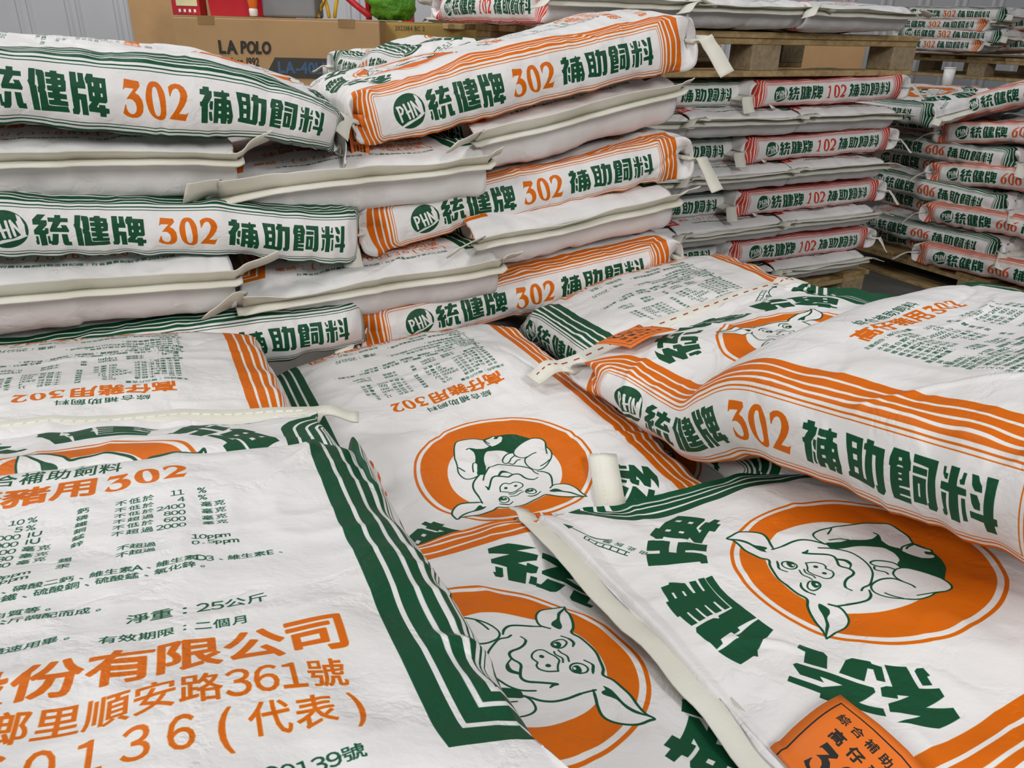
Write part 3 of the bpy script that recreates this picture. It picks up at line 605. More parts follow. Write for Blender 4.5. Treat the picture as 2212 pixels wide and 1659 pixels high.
def paper_tag(root, P, u, t, u0=-.19, width=.095, length=.072, curl=.01, hang=0., mat=None, rise=0.):
    """slip of coloured paper caught in the head seam; lies on the face, or hangs off the end when hang > 0"""
    n, m = 9, 13
    a = np.linspace(0, 1, n); b = np.linspace(0, 1, m); A, B = np.meshgrid(a, b, indexing='ij')
    if hang:
        i = [int(np.argmin(np.abs(u-x))) for x in (u0, u0+width)]; p, q = P[-1, i[0]], P[-1, i[1]]; o = p-P[-6, i[0]]; o[2] = 0; o /= np.linalg.norm(o)
        e = (q-p)/np.linalg.norm(q-p); V = p+(o*.62+e*.25)*(A*width*.9-.012)[..., None]+e*(.012*np.sin(B*3)+.006*np.sin(A*5))[..., None]+o*(.010*np.sin(B*2.2))[..., None]+np.array([0, 0, -1.])*(B*hang-.01)[..., None]
        nn = np.cross(o, np.array([0, 0, 1.])); nn /= np.linalg.norm(nn)
    else:
        V = sample(P, u, t, u0+A*width, T1-.004-B*length); nn = np.array([0, 0, 1.]); V = V+nn*(.004+rise*(1-B)+curl*B**2*(1+.5*np.sin(A*4)))[..., None]
    W = np.stack([V, V-nn*.0006], 0).reshape(-1, 3); N = n*m; F = []; UV = []
    for k, s in ((0, 1), (N, -1)):
        for i in range(n-1):
            for j in range(m-1):
                c = [(i, j), (i, j+1), (i+1, j+1), (i+1, j)][::s]; F.append(tuple(k+x*m+y for x, y in c)); UV += [(1-x/(n-1), y/(m-1)) for x, y in c]
    rim = [(i, 0) for i in range(n)]+[(n-1, j) for j in range(1, m)]+[(i, m-1) for i in range(n-2, -1, -1)]+[(0, j) for j in range(m-2, 0, -1)]
    for (x, y), (x2, y2) in zip(rim, rim[1:]+rim[:1]):
        F.append((x*m+y, x2*m+y2, N+x2*m+y2, N+x*m+y)); UV += [(1-x/(n-1), y/(m-1))]*4
    mesh('paper_tag', W, F, mat or TAGM, root, uvs=UV)

def loose_tape(root, P, u, t, a, b, width, lift=.006):
    """end of the seam tape folded back over the face"""
    a, b = np.array(a), np.array(b); d = b-a; L = np.linalg.norm(d); d /= L; n_ = np.array([-d[1], d[0]])*width/2
    k = np.linspace(0, 1, 14); c = a+np.outer(k, b-a); up = np.array([0, 0, 1.])
    rows = []
    for s, h in ((-1, .0012), (0, .0022), (1, .0012), (1, 0), (0, .0006), (-1, 0)):
        q = c+n_*s; rows.append(sample(P, u, t, q[:, 0], q[:, 1])+up*(h+.002+lift*(1-k)**2*2)[:, None])
    V = np.stack(rows, 1).reshape(-1, 3); tp = mesh('loose_tape_end', V, strip(V, 14, 6), TAPE, root)
    V3, F3 = [], []
    top = V.reshape(14, 6, 3)
    for i in range(13):
        p, q = top[i, 0]*.3+top[i, 1]*.7, top[i+1, 0]*.3+top[i+1, 1]*.7; q = p+(q-p)*.6; e = (top[i, 1]-top[i, 0]); e = e/np.linalg.norm(e)*.0005; z = up*.0009; kx = len(V3)
        V3 += [p-e, p+e, q+e, q-e, p-e+z, p+e+z, q+e+z, q-e+z]; F3 += [tuple(kx+g for g in f) for f in ((0, 3, 2, 1), (4, 5, 6, 7), (0, 1, 5, 4), (1, 2, 6, 5), (2, 3, 7, 6), (3, 0, 4, 7))]
    mesh('stitching', V3, F3, THREAD, root, smooth_=False).parent = tp
# ------------------------------------------------------------------ room shell
CONC = plain('concrete', lin(96, 94, 90), .8, .2, 6, .3, .01)
WALLM = plain('painted_steel', lin(205, 206, 209), .45, .04, 3, .05, .002)
def box(name, c, s, mat, parent=None, rz=0., bev=0.):
    a, b, d = (x/2 for x in s); V = np.array([(x, y, z) for x in (-a, a) for y in (-b, b) for z in (-d, d)])@rotz(rz).T+np.array(c)
    o = mesh(name, V, [(0, 1, 3, 2), (4, 6, 7, 5), (0, 4, 5, 1), (2, 3, 7, 6), (0, 2, 6, 4), (1, 5, 7, 3)], mat, parent, loc=c, smooth_=False)
    if bev:
        m = o.modifiers.new('edge', 'BEVEL'); m.width = bev; m.segments = 2
    return o
FL = CZ-1.01
props(box('floor', (0, 3, FL-.05), (16, 14, .1), CONC), kind='structure')
# ribbed steel wall behind the cartons
def ribbed(name, p0, p1, z0, z1, pitch, mat):
    p0, p1 = np.array(p0, float), np.array(p1, float); L = np.linalg.norm(p1-p0); d = (p1-p0)/L; n = np.array([d[1], -d[0]])
    prof = []; x = 0
    while x < L:
        prof += [(x, 0), (x+pitch*.62, 0), (x+pitch*.66, .012), (x+pitch*.72, .012), (x+pitch*.76, 0), (x+pitch*.84, 0), (x+pitch*.88, .012), (x+pitch*.92, .012), (x+pitch*.96, 0)]; x += pitch
    pr = np.array(prof); q = p0+d*pr[:, :1]+n*pr[:, 1:]; N = len(q)
    V = np.concatenate([np.c_[q, np.full(N, z0)], np.c_[q, np.full(N, z1)], np.c_[q-n*.03, np.full(N, z0)], np.c_[q-n*.03, np.full(N, z1)]])
    F = [(i, i+1, N+i+1, N+i) for i in range(N-1)]+[(2*N+i, 3*N+i, 3*N+i+1, 2*N+i+1) for i in range(N-1)]
    return mesh(name, V, F, mat, loc=(*p0, z0), smooth_=False)
props(ribbed('wall_back', (-6, 5.6), (7.5, 7.6), FL, FL+5, .26*1.25, WALLM), kind='structure')
# ------------------------------------------------------------------ pallets
WOOD = None
def wood():
    m, nt, p = nodes('pallet_wood'); tc = nt.nodes.new('ShaderNodeTexCoord'); mp = nt.nodes.new('ShaderNodeMapping'); mp.inputs['Scale'].default_value = (2, 14, 14); link(nt, tc.outputs['Object'], mp.inputs[0])
    n = noise(nt, 3.2, 6, .6, mp.outputs[0], .8); b = noise(nt, 4, 3, .5, tc.outputs['Object'])
    r = ramp(nt, n.outputs['Fac'], ((.3, lin(142, 116, 76)), (.5, lin(178, 150, 104)), (.72, lin(196, 172, 128)))); d = ramp(nt, b.outputs['Fac'], ((.3, (.78, .76, .72)), (.7, (1, 1, 1))))
    link(nt, mixc(nt, 1., r.outputs[0], d.outputs[0], 'MULTIPLY'), p.inputs['Base Color']); p.inputs['Roughness'].default_value = .8; bump(nt, p, (n.outputs['Fac'], .4, .004)); return m
WOOD = wood(); CHIP = plain('pressed_chip_block', lin(150, 132, 104), .9, .25, 60, .6, .004)
def pallet(c, yaw, size, z0, hgt, label, slats=7, along=False):
    """c: centre; local x runs along the stringers' face"""
    R = rotz(math.radians(yaw)); L, D = size; root = empty('wooden_pallet', (c[0], c[1], z0), label, 'pallet'); a = math.radians(yaw)
    def B(name, x, y, z, s, mat): box(name, np.array([c[0], c[1], z0])+R@np.array([x, y, z]), s, mat, root, a, .003)
    tb = .018
    for y in (-D/2+.05, 0, D/2-.05):
        B('stringer_board', 0, y, hgt-tb*1.5, (L, .10, tb), WOOD); B('bottom_board', 0, y, tb/2, (L, .10, tb), WOOD)
        for x in (-L/2+.06, 0, L/2-.06): B('block', x, y, (hgt-tb)/2, (.12, .10, hgt-tb*3), CHIP)
    if along:
        for k in range(slats): B('deck_board', 0, -D/2+.05+(D-.10)*k/(slats-1), hgt-tb/2, (L, D/slats*.72, tb), WOOD)
    else:
      for k in range(slats): B('deck_board', -L/2+.05+(L-.10)*k/(slats-1), 0, hgt-tb/2, (L/slats*.72, D, tb), WOOD)
    return root
a29 = math.radians(29); b29 = np.array([math.cos(a29), math.sin(a29)]); n29 = np.array([-math.sin(a29), math.cos(a29)])
F0 = np.array([1.03, 2.74])               # front right of the red stack's face line
c102 = F0-b29*.30+n29*.57
pallet(c102, 29, (1.44, 1.10), FL, .165, 'wooden pallet on the floor under the stack of red-striped sacks')
pallet(c102+n29*-.01-b29*.0, 29, (1.42, 1.10), CZ-.128, .128, 'wooden pallet lying on top of the stack of red-striped sacks', along=True)
d62 = np.array([math.cos(math.radians(-62)), math.sin(math.radians(-62))]); i62 = np.array([.883, .469])
c606 = np.array([2.08, 3.22])+i62*.36+d62*.02
pallet(c606, -62, (1.5, 1.15), FL, .115, 'wooden pallet on the floor under the tall coral-striped stack at the right')
cUP = np.array([3.06, 5.36])+i62*.36
pallet(cUP, -62, (1.6, 1.15), CZ-.24, .13, 'raised wooden pallet at the upper right, under far orange-numbered sacks')
# ------------------------------------------------------------------ near sacks
G1, G2, G3, G4, G5 = ('sacks of the big front stack', 'sacks lying across the foreground', 'sacks of the red-striped stack', 'sacks of the coral-striped stack', 'sacks on the raised pallets')
T2 = ((.045, .25, -.25), (.045, .25, -.25))
E_ = dict(w=.463, h=.115, res=1., hf=0, Df=.165, pw=1.55, lift=.012, zf=.016, blunt=1)
def end_sack(p, label, seed, rol=0, yaw=25, pit=0, kind='302', group=G1, tails=T2, tag=None, droop=32, **k):
    if group == G1: p = tuple((1.012 if p[0] > -.6 else 1.)*np.array(p))
    k = {**E_, **k}; return sack(kind, yaw, pit, rol, p, label, group, sc=(1, .9, 1), seed=seed, foot=dict(droop=droop, tails=tails, width=.038), tag=tag, **k)
def side_sack(yaw, pit, rol, p, label, seed, kind='302', group=G1, foot=None, head=None, **k):
    k = {**dict(h=.108, res=1., lift=.012), **k}; g = .965 if group == G1 else 1.; k.setdefault('w', .46); p = tuple(g*np.array(p))
    return sack(kind, yaw, pit, rol, p, label, group, sc=(g, .9*g, g), seed=seed, foot=foot, head=head, **k)
TL_ = dict(droop=20, tails=((.06, .5, -.5), (.06, .5, -.5)), band=False)
# front stack, from the bottom
side_sack(-65.4, .8, 0, (-.474, 1.498, -.518), 'green-striped sack side, lowest of the left column, just behind the flat sacks', 11, warp=[(0, .26, 9, .10, -.10, -.06, -.01)], head=TL_)
side_sack(114.1, -7, 0, (-.216, 1.668, -.53), 'orange-striped sack, round emblem half hidden, lowest in the middle of the front stack', 12, head=TL_, foot=TL_, tag=dict(u0=-.215, width=.06, hang=.06))
end_sack((-.903, 1.605, -.395), 'white sack end with registration line, lower of two at the far left', 13, rol=1.5, tails=((.03, 0, 0), (.08, .3, .3)))
end_sack((-.4725, 1.8055, -.446), 'white sack end, lower of two in the middle, orange corner mark at left', 14, rol=-3, tails=((.075, .25, -.35), (.05, .4, .2)))
end_sack((-.136, 1.995, -.365), 'white sack end, lower of the two on the right of the front stack', 15, rol=-6, yaw=29, w=.445, tails=((.085, .2, -.4), (.05, .3, .3)))
side_sack(-64.6, -6.7, -.7, (-.475, 1.513, -.3455), 'green-striped sack with round emblem at the left edge, second side from the bottom', 16, warp=[(0, .26, 9, .10, -.10, -.075, -.01)], head=dict(droop=10, tails=((.06, .9, 0), (.07, .2, -1.6)), band=False, stitch='red'))
side_sack(114, -8.9, 2.1, (-.2056, 1.7236, -.3455), 'orange-striped sack with green emblem and 302, second from the top of the middle column', 17, head=dict(droop=10, tails=((.07, .9, .3), (.05, .5, 0)), band=False, stitch='red'), foot=dict(droop=10, tails=((.08, .3, -1.3), (.06, .2, 0)), band=False), tag=dict(u0=-.215, width=.06, hang=.10))
end_sack((-.891, 1.647, -.215), 'white sack end with registration line, upper of two at the far left', 18, rol=.8, tails=((.03, 0, 0), (.08, .3, .5)))
end_sack((-.497, 1.8307, -.264), 'white sack end, upper of two in the middle, shadowed by a hanging orange tag', 19, rol=-3.7, tails=((.06, .2, -.25), (.035, .5, .3)))
end_sack((-.140, 2.045, -.170), 'white sack end, upper of two on the right, long loose tape tail at left', 20, rol=-10.9, yaw=29, w=.445, tails=((.09, .3, -.45), (.03, .5, 0)))
sack('302', -154, 0, 0, (-.13, 2.10, -.125), 'green-striped sack lying behind the topmost orange-striped sack', G1, sc=(1, .9, 1), seed=21, h=.10, foot=dict(droop=20, tails=T2))
side_sack(-65.2, -6.5, 0, (-.485, 1.50, -.135), 'slumped green-striped sack with 302, topmost of the left column', 22, h=.12, hh=.42, bend=[(-.9, 0, -.15), (-.05, 0, 0), (.12, -14, 0), (.3, -22, 0)], warp=[(0, .26, 9, .11, -.10, -.07, 0)], head=dict(droop=20, tails=((.07, .8, .3), (.06, .5, -.3)), band=False, stitch='red'))
side_sack(112.9, -11.9, 1, (-.227, 1.718, -.135), 'orange-striped sack with 302, topmost of the front stack, foot raised at the right', 23, h=.122, hh=.2, warp=[(0, .26, 9, .07, 0, -.025, 0)], head=dict(droop=10, tails=((.04, .6, -.9), (.05, .5, 0)), band=False, stitch='red'), foot=dict(droop=0, tails=((.085, .25, -1.4), (.06, .2, 0)), band=False), tag=dict(u0=-.215, width=.06, hang=.10))
# a lower layer, glimpsed through the gaps
for k, (x, y, w) in enumerate(((-.42, .80, 'left of the centre sack'), (.20, 1.09, 'right of the centre sack'), (-.22, .40, 'beside the nearest sack'))):
    sack('302', 115, 0, 0, (x, y, -.685), f'sack of the lower layer, glimpsed in the dark gap {w}', G2, sc=(1, .9, 1), seed=400+k, res=.7, h=.10, ncr=10)
pallet((.42, .78), 25, (1.45, 1.05), FL, .13, 'wooden pallet on the floor underneath the foreground sacks')
for k, (x, y, z_) in enumerate(((.62, .98, -.82), (.78, .60, -.82), (.80, .62, -.70), (.66, 1.02, -.70))):
    sack('302', 115 if k < 2 else 25+(k > 2)*180, 0, 0, (x+(.1 if k == 2 else -.1 if k == 3 else 0), y+(-.02 if k == 2 else .06 if k == 3 else 0), z_), f'supporting sack under the right-hand foreground sacks, {("lower back", "lower front", "upper front", "upper back")[k]} one', G2, sc=(1, .9, 1), seed=410+k, res=.7, h=.11, ncr=10, lift=.03, foot=dict(droop=25, tails=T2))
# foreground
FGk = dict(group=G2)
cs = sack('302', -153.9, -1.2, 4.3, (-.0046, .8771, -.577), 'sack lying flat in the centre, upside-down pig emblem in full view', G2, seed=31, sh=.33, w=.478, bend=[(-.9, 40), (-.52, 40), (-.41, 0), (0, 0)], Df=.12, res=1.7, h=.105, hh=.35, ncr=40, foot=dict(droop=20, tails=T2), head=dict(droop=0, tails=((.06, 0, 0), (.05, 0, .4)), band=False))
loose_tape(*cs, (-.118, .060), (-.075, .150), .037)
sack('302', -154.4, 1.1, -3.2, (-.4324, .6582, -.4773), 'sack at the left, printed text upside down, its head under a cream tape', G2, seed=32, sh=.33, w=.478, res=1.6, h=.105, hh=.75, ncr=30, Df=.12, bend=[(-.9, 40, -.28), (-.52, 40, 0), (-.41, 0, 0), (-.14, 0, 0), (-.04, -30, 0), (.3, -30, 0)], foot=dict(droop=30, tails=T2))
sack('302', -60.5, -5.2, -7, (-.0094, .4491, -.501), 'sack at the bottom centre, pig emblem turned to the right beside a cream seam', G2, seed=33, sh=.33, w=.478, res=1.6, h=.105, hh=.7, ncr=30, bend=[(-.9, 0), (.06, 0), (.16, -14), (.4, -14)])
sack('302', -153.9, 0, 9.1, (.45, 1.102, -.5012), 'sack behind on the right, green-striped side with round emblem facing the centre', G2, seed=34, sh=.33, w=.478, bend=[(-.9, 62), (-.53, 58), (-.43, 0), (0, 0)], Df=.12, res=1.5, h=.105, hh=.4, lift=.02, ncr=34, foot=dict(droop=20, tails=((.05, .2, 0), (.07, .3, .3))), head=dict(droop=0, tails=T2, band=False))
sack('302', 114.3, 2.4, 9.8, (.3412, .5943, -.5015), 'sack at the lower right with big pig emblem, arrow mark and orange tag', G2, seed=35, sh=.33, w=.478, res=1.8, h=.105, hh=.6, ncr=40, zh=.01, lift=.028, soft=.4, warp=[(-.22, .22, .17, .17, 0, 0, -.022)], head=dict(droop=0, width=.024, tails=((.03, 0, 0), (.03, 0, .2)), band=False), foot=dict(droop=25, tails=T2), tag=dict(u0=-.225, width=.095, length=.075, curl=.008))
FOLD = [(-.9, 0, -.3), (-.19, 0, 0), (-.16, -72, 0), (-.08, -75, 0), (-.05, 0, 0), (-.02, 68, 0), (.06, 64, 0), (.09, 2, 0), (.4, 0, 0)]
sack('302', 23.8, -10.1, 3.4, (-.4153, .6664, -.4142), 'sack nearest at the lower left, printed text upright, large orange company name', G2, seed=36, sh=.33, w=.478, res=1.9, h=.105, hh=.72, ncr=40, lift=.06, soft=.2, bend=FOLD, head=dict(droop=-14, tails=((.05, 0, 0), (.05, -.2, -.1)), band=False, stitch='white'), foot=dict(droop=20, tails=T2))
sack('302', 29.3, -10.5, -5.4, (.392, 1.032, -.4053), 'fat sack at the right, orange-striped side with 302 lying over the others', G2, sc=(1, .9, 1), seed=37, sh=.30, res=1.9, w=.485, h=.13, hh=.66, ncr=36, bend=[(-.9, 0, -.3), (-.175, 0, 0), (-.11, -32, 0), (-.06, -32, 0), (-.01, 12, 0), (.06, 19, 0), (.12, 2, 0), (.2, 0, 0)], lift=.075, soft=.2, head=dict(droop=-16, width=.036, tails=((.06, -.1, .1), (.05, 0, 0)), band=False, stitch='red'), foot=dict(droop=25, tails=T2), tag=dict(u0=-.19, width=.09, length=.085, curl=.008, rise=.022), warp=[(0, .25, 9, .08, 0, .03, 0)])
# ------------------------------------------------------------------ red-striped stack
ordn = ['top', 'second', 'third', 'lowest']
A = np.array([.785, 2.86]); Ag = np.array([.48, 2.75])
R6 = dict(res=.55, h=.092, ncr=10, amp=.8)
for k in (3, 2, 1, 0):
    z = (-.178, -.349, -.525, -.697)[k]
    nm = ('topmost', 'second', 'third', 'lowest')[k]
    bz = z-.085
    for j, w in ((0, 'right'), (1, 'left'), (2, 'half hidden left')):
        p = np.array([.85, 3.235])-b29*.465*j-n29*.0
        if j == 2 and k == 3: continue
        end_sack((*p, bz), f'white sack end in the red-striped stack, {w} of {nm} row', 100+k*10+j, rol=.5, yaw=29, kind='102', group=G3, tails=((.08, .3, -.5), (.05, .5, .1)) if j else ((.05, .4, -.3), (.06, .2, -.3)), conform=False, **R6)
    side_sack(119, (-1.5, -.8, 0, 1)[k], 0, (*A, z), f'red-striped sack with 102, {nm} of the four facing sides in its stack', 140+k, kind='102', group=G3, conform=False, foot=dict(droop=20, tails=((.065, .5, -.9), (.03, .2, 0)), band=False), head=dict(droop=20, tails=((.06, .5, -.8), (.03, .2, 0)), band=False), **R6)
    side_sack(-61, 0, 0, (*Ag, z-.004), f'green-framed sack, {nm} of four left of the red-striped sides', 150+k, kind='102', group=G3, conform=False, head=dict(droop=20, tails=((.03, .2, 0), (.06, .5, -.8)), band=False), **R6)
# sacks on the pallet above it
for j, w in ((0, 'right'), (1, 'middle'), (2, 'left')):
    p = np.array([.787, 3.147])-b29*.437*j+n29*.02*j
    end_sack((*p, .048), f'white sack end on the upper pallet, {w} one of three', 170+j, yaw=29, kind='102', group=G5, tails=((.10, .3, -.6), (.06, .3, -.4)), conform=False, **R6)
# ------------------------------------------------------------------ coral-striped stack
R7 = dict(res=.5, h=.098, ncr=14, amp=1.5)
Rp = [(2.13, 3.50, -.36), (2.11, 3.45, -.53), (2.07, 3.34, -.69), (2.03, 3.24, -.845)]
for k, p in enumerate(Rp):
    nm = ('upper', 'second', 'third', 'lowest')[k]
    side_sack(28, (-7, -5, -4, -3)[k], 0, p, f'coral-striped sack with 606 at the right edge, {nm} of four below the tilted one', 200+k, kind='606', group=G4, conform=False, head=dict(droop=20, tails=((.08, .6, -.5), (.03, .4, 0)), band=False), tag=dict(u0=.05, width=.07, hang=.05, mat=PURPLE) if k in (1, 3) else None, **R7)
    q = np.array(p[:2])-d62*.47+i62*.16
    end_sack((*q, p[2]-.01), f'grey shaded sack end, {nm} of the column left of the 606 sacks', 210+k, yaw=-62+90, kind='606', group=G4, conform=False, **R7)
for k, p in enumerate([(2.13, 3.50, -.455), (2.10, 3.43, -.625), (2.055, 3.318, -.783)]):
    nm = ('upper', 'middle', 'lower')[k]
    side_sack(-152, (0, -1.5, 1)[k], 0, p, f'green-lettered sack with its end poking out left of the 606 sacks, {nm} one', 220+k, kind='606', group=G4, conform=False, head=dict(droop=20, tails=((.03, .2, 0), (.10, .6, -.4)), band=False), **R7)
    q = np.array(p[:2])+d62*.36+i62*.22
    end_sack((*q, p[2]+.01), f'grey sack end at the right edge between 606 sides, {nm} one', 230+k, yaw=28, kind='606', group=G4, conform=False, **R7)
side_sack(28, -14, -4, (2.12, 3.47, -.215), 'tilted coral-striped sack with 606 and a purple tag, topmost of the right-hand stack', 240, kind='606', group=G4, conform=False, bend=[(-.9, 0), (-.1, 0), (.1, -8), (.3, -14)], head=dict(droop=10, tails=((.08, .8, .1), (.09, .3, .1)), band=False), tag=dict(u0=-.14, width=.08, hang=.07, mat=PURPLE), **R7)
sack('606', -150, 0, 8, (1.80, 3.62, -.27), 'coral sack with orange ring, lying behind and left of the tilted 606 sack', G4, sc=(1, .9, 1), seed=241, conform=False, head=dict(droop=20, tails=T2, band=False), **R7)
# ------------------------------------------------------------------ far raised pallet
R8 = dict(res=.4, h=.085, ncr=6)
for k, z in enumerate((.115, .0)):
    w = ('upper', 'lower')[k]
    p = np.array([2.93, 5.27])-k*d62*.0
    side_sack(-152, -1, 0, (*p, z+.012), f'far sack with green lettering and 302 on the raised pallet, {w} left one', 250+k, group=G5, conform=False, head=TL_, **R8)
    side_sack(28, -3, 0, (3.02, 5.40, z-.045), f'far orange-striped sack with 302 on the raised pallet, {w} right one', 254+k, group=G5, conform=False, head=TL_, **R8)
    end_sack((2.72, 5.66, z-.045), f'far grey sack end on the raised pallet, {w} left one', 258+k, yaw=28, group=G5, conform=False, **R8)
    end_sack((3.27, 5.08, z+.02), f'far grey sack end on the raised pallet, {w} right one', 262+k, yaw=28, group=G5, conform=False, **R8)
# ------------------------------------------------------------------ left pallet behind the front stack, with a red-striped sack on it
cP = np.array([-.27, 5.29]); pallet(cP, 29, (1.35, 1.1), CZ-.135, .13, 'wooden pallet with slat ends showing, behind the topmost orange-striped sack', slats=9)
side_sack(119, -5, 0, (-.25, 4.93, .05), 'red-striped sack with 102, on the pallet behind the topmost orange-striped sack', 300, kind='102', group=G5, conform=False, head=dict(droop=20, tails=((.05, .6, -.2), (.05, .3, -.3)), band=True), **R6)
sack('102', 119, 0, 0, (-.33, 5.0, .14), 'second red-striped sack, cut by the frame top, on the far left pallet', G5, sc=(1, .9, 1), seed=301, conform=False, foot=dict(droop=30, tails=T2), **R6)
# ------------------------------------------------------------------ cartons and odds and ends at the back left
def card(name, col):
    m, nt, p = nodes(name); tc = nt.nodes.new('ShaderNodeTexCoord'); ob = tc.outputs['Object']
    mp = nt.nodes.new('ShaderNodeMapping'); mp.inputs['Scale'].default_value = (180, 180, 2); link(nt, ob, mp.inputs[0]); n = noise(nt, 1, 2, .5, mp.outputs[0]); b = noise(nt, 7, 4, .55, ob)
    r = ramp(nt, b.outputs['Fac'], ((.3, tuple(c*.9 for c in col)), (.7, tuple(c*1.05 for c in col)))); link(nt, r.outputs[0], p.inputs['Base Color']); p.inputs['Roughness'].default_value = .7
    bump(nt, p, (n.outputs['Fac'], .08, .001), (b.outputs['Fac'], .25, .01)); return m
CARD = card('corrugated_card', lin(176, 140, 96)); CARD2 = card('yellow_card', lin(168, 138, 72)); CLEAR = plain('brown_packing_tape', lin(150, 118, 78), .2)
INK = plain('black_box_ink', lin(45, 40, 34), .7); INKB = plain('blue_box_ink', lin(62, 92, 122), .7); BAND = plain('grey_print_band', lin(62, 58, 52), .7)
def flat_print(name, polys, org, ex, ez, mat, root, eps=.0012, bold=0.):
    """printed shapes as thin ink on a carton face: polygons in metres across/up the face"""
    c = bpy.data.curves.new(name, 'CURVE'); c.dimensions = '2D'; c.fill_mode = 'FRONT'; c.offset = bold
    for p in polys:
        s = c.splines.new('POLY'); s.points.add(len(p)-1); s.use_cyclic_u = True
        for k, q in enumerate(p): s.points[k].co = (q[0], q[1], 0, 1)
    o = bpy.data.objects.new(name, c); COL.objects.link(o); bpy.context.view_layer.update()
    me = bpy.data.meshes.new_from_object(o.evaluated_get(bpy.context.evaluated_depsgraph_get())); bpy.data.objects.remove(o); bpy.data.curves.remove(c)
    ex, ez, org = np.array(ex, float), np.array(ez, float), np.array(org, float); nrm = np.cross(ex, ez)
    V = np.array([v.co[:2] for v in me.vertices]); F = [tuple(p.vertices) for p in me.polygons]; bpy.data.meshes.remove(me)
    return mesh(name, org+V[:, :1]*ex+V[:, 1:]*ez+nrm*eps, F, mat, root, smooth_=False)
def word(s, x, y, size, sx=1., track=1.05, slant=0.):
    out = []
    for ch in s:
        g = glyph(ch)
        if g:
            al = np.concatenate(g); w = (al[:, 0].max()-al[:, 0].min())*size*1.25*sx
            for p in g: out.append(np.stack([x+(p[:, 0]-al[:, 0].min())*size*1.25*sx+p[:, 1]*slant*size, y+p[:, 1]*size*1.25], 1))
            x += w*track+size*.12
        else: x += size*.35
    return out
def carton(x0, x1, y, d, h, mat, label, z0=FL, rz=0., tape_=True):
    cx, w = (x0+x1)/2, x1-x0; root = empty('cardboard_box', (cx, y+d/2, z0), label, 'box')
    box('carton_body', (cx, y+d/2, z0+h/2), (w, d, h-.004), mat, root, rz, .004)
    for s in (-1, 1): box('top_flap', (cx, y+d/2+s*d/4, z0+h), (w*.998, d/2-.003, .004), mat, root, rz)
    if tape_:
        for fx in (.16, .84): 
            V = np.array([(x0+w*fx-.028, y-.0012, z0+h-.024), (x0+w*fx+.028, y-.0012, z0+h-.024), (x0+w*fx+.028, y-.0012, z0+h+.0035), (x0+w*fx-.028, y-.0012, z0+h+.0035), (x0+w*fx-.028, y+.06, z0+h+.0035), (x0+w*fx+.028, y+.06, z0+h+.0035)])
            mesh('tape_piece', V, [(0, 1, 2, 3), (3, 2, 5, 4)], CLEAR, root, smooth_=False)
    return root
Y = 2.9
bx = carton(-.4117*Y, -.1675*Y, Y, .46, CZ+.002-FL, CARD, 'long brown cardboard box with black serif lettering and a dark printed band')
o_, exx, ezz = (-.4117*Y, Y-.001, CZ+.002), (1, 0, 0), (0, 0, 1); k_ = .71/448
def pxb(x, y): return ((x-372)*k_, -(y-36-(x-372)*.026)*k_)
flat_print('printed_lettering', word('LA', *pxb(466, 110), .046, .85)+word('POLO', *pxb(513, 110), .043, .72, .95, slant=.12), o_, exx, ezz, INK, bx, bold=.0022)
flat_print('printed_lettering', word('since 1992', *pxb(482, 135), .031, .62, .9, slant=.12), o_, exx, ezz, INK, bx, bold=.0008)
flat_print('printed_band', [np.array([pxb(568, 146), pxb(586, 119), pxb(800, 124), pxb(800, 166), pxb(560, 160)])], o_, exx, ezz, BAND, bx)
flat_print('printed_lettering', word('LA-40L12', *pxb(592, 150), .040, .95, 1.02), o_, exx, ezz, INKB, bx, .0020, bold=.0022)
b2 = carton(-.1672*3.02, -.02, 3.02, .4, CZ+.0-FL, CARD2, 'dull yellow cardboard box beside the long brown box, date code on it', tape_=False)
o2 = (-.1672*3.02, 3.019, CZ)
flat_print('printed_lettering', word('20221184 BC 2', .055, -.026, .017, .75), o2, exx, ezz, INK, b2)
flat_print('printed_outline', [np.array(p) for p in ([(.03, -.036), (.2, -.036), (.2, -.0365), (.03, -.0365)], [(.03, -.036), (.0305, -.036), (.0305, -.075), (.03, -.075)], [(.055, -.07), (.066, -.062), (.08, -.066), (.092, -.061), (.1, -.07), (.1, -.078), (.055, -.078)])], o2, exx, ezz, INK, b2)
carton(-1.58, -1.0, 3.42, .35, 1.55, CARD, 'tall brown cardboard box standing against the ribbed wall', tape_=False)
carton(1.36, 1.74, 4.25, .4, .955, CARD, 'brown cardboard box seen through the opening of the raised pallet', tape_=False)
carton(.86, 1.0, 4.20, .35, .95, CARD, 'narrow brown cardboard box seen through the left gap of the raised pallet', tape_=False)
TOP = CZ+.006
REDP = plain('red_plastic', lin(178, 22, 38), .35, .05); GREYP = plain('grey_plastic_case', lin(120, 122, 126), .5, .06); YEL = plain('yellow_strap_web', lin(212, 172, 30), .5); WHT = plain('white_plastic', lin(225, 225, 222), .35); ORG = plain('orange_plastic', lin(222, 110, 30), .35); LAB = plain('pale_label', lin(210, 205, 160), .6)
def tube(name, pts, r, mat, parent, n=8):
    pts = np.asarray(pts, float); rr = np.broadcast_to(np.asarray(r, float), (len(pts),)); V = []
    for i, p in enumerate(pts):
        t = pts[min(i+1, len(pts)-1)]-pts[max(i-1, 0)]; t /= np.linalg.norm(t); a = np.cross(t, [0, 0, 1.] if abs(t[2]) < .9 else [1., 0, 0]); a /= np.linalg.norm(a); b = np.cross(t, a)
        for k in range(n): q = 2*math.pi*k/n; V.append(p+(a*math.cos(q)+b*math.sin(q))*rr[i])
    return mesh(name, V, strip(V, len(pts), n), mat, parent)
r = empty('printed_box', (-1.2, 3.08, TOP), 'small red printed box with a pale label on the long brown box', 'box')
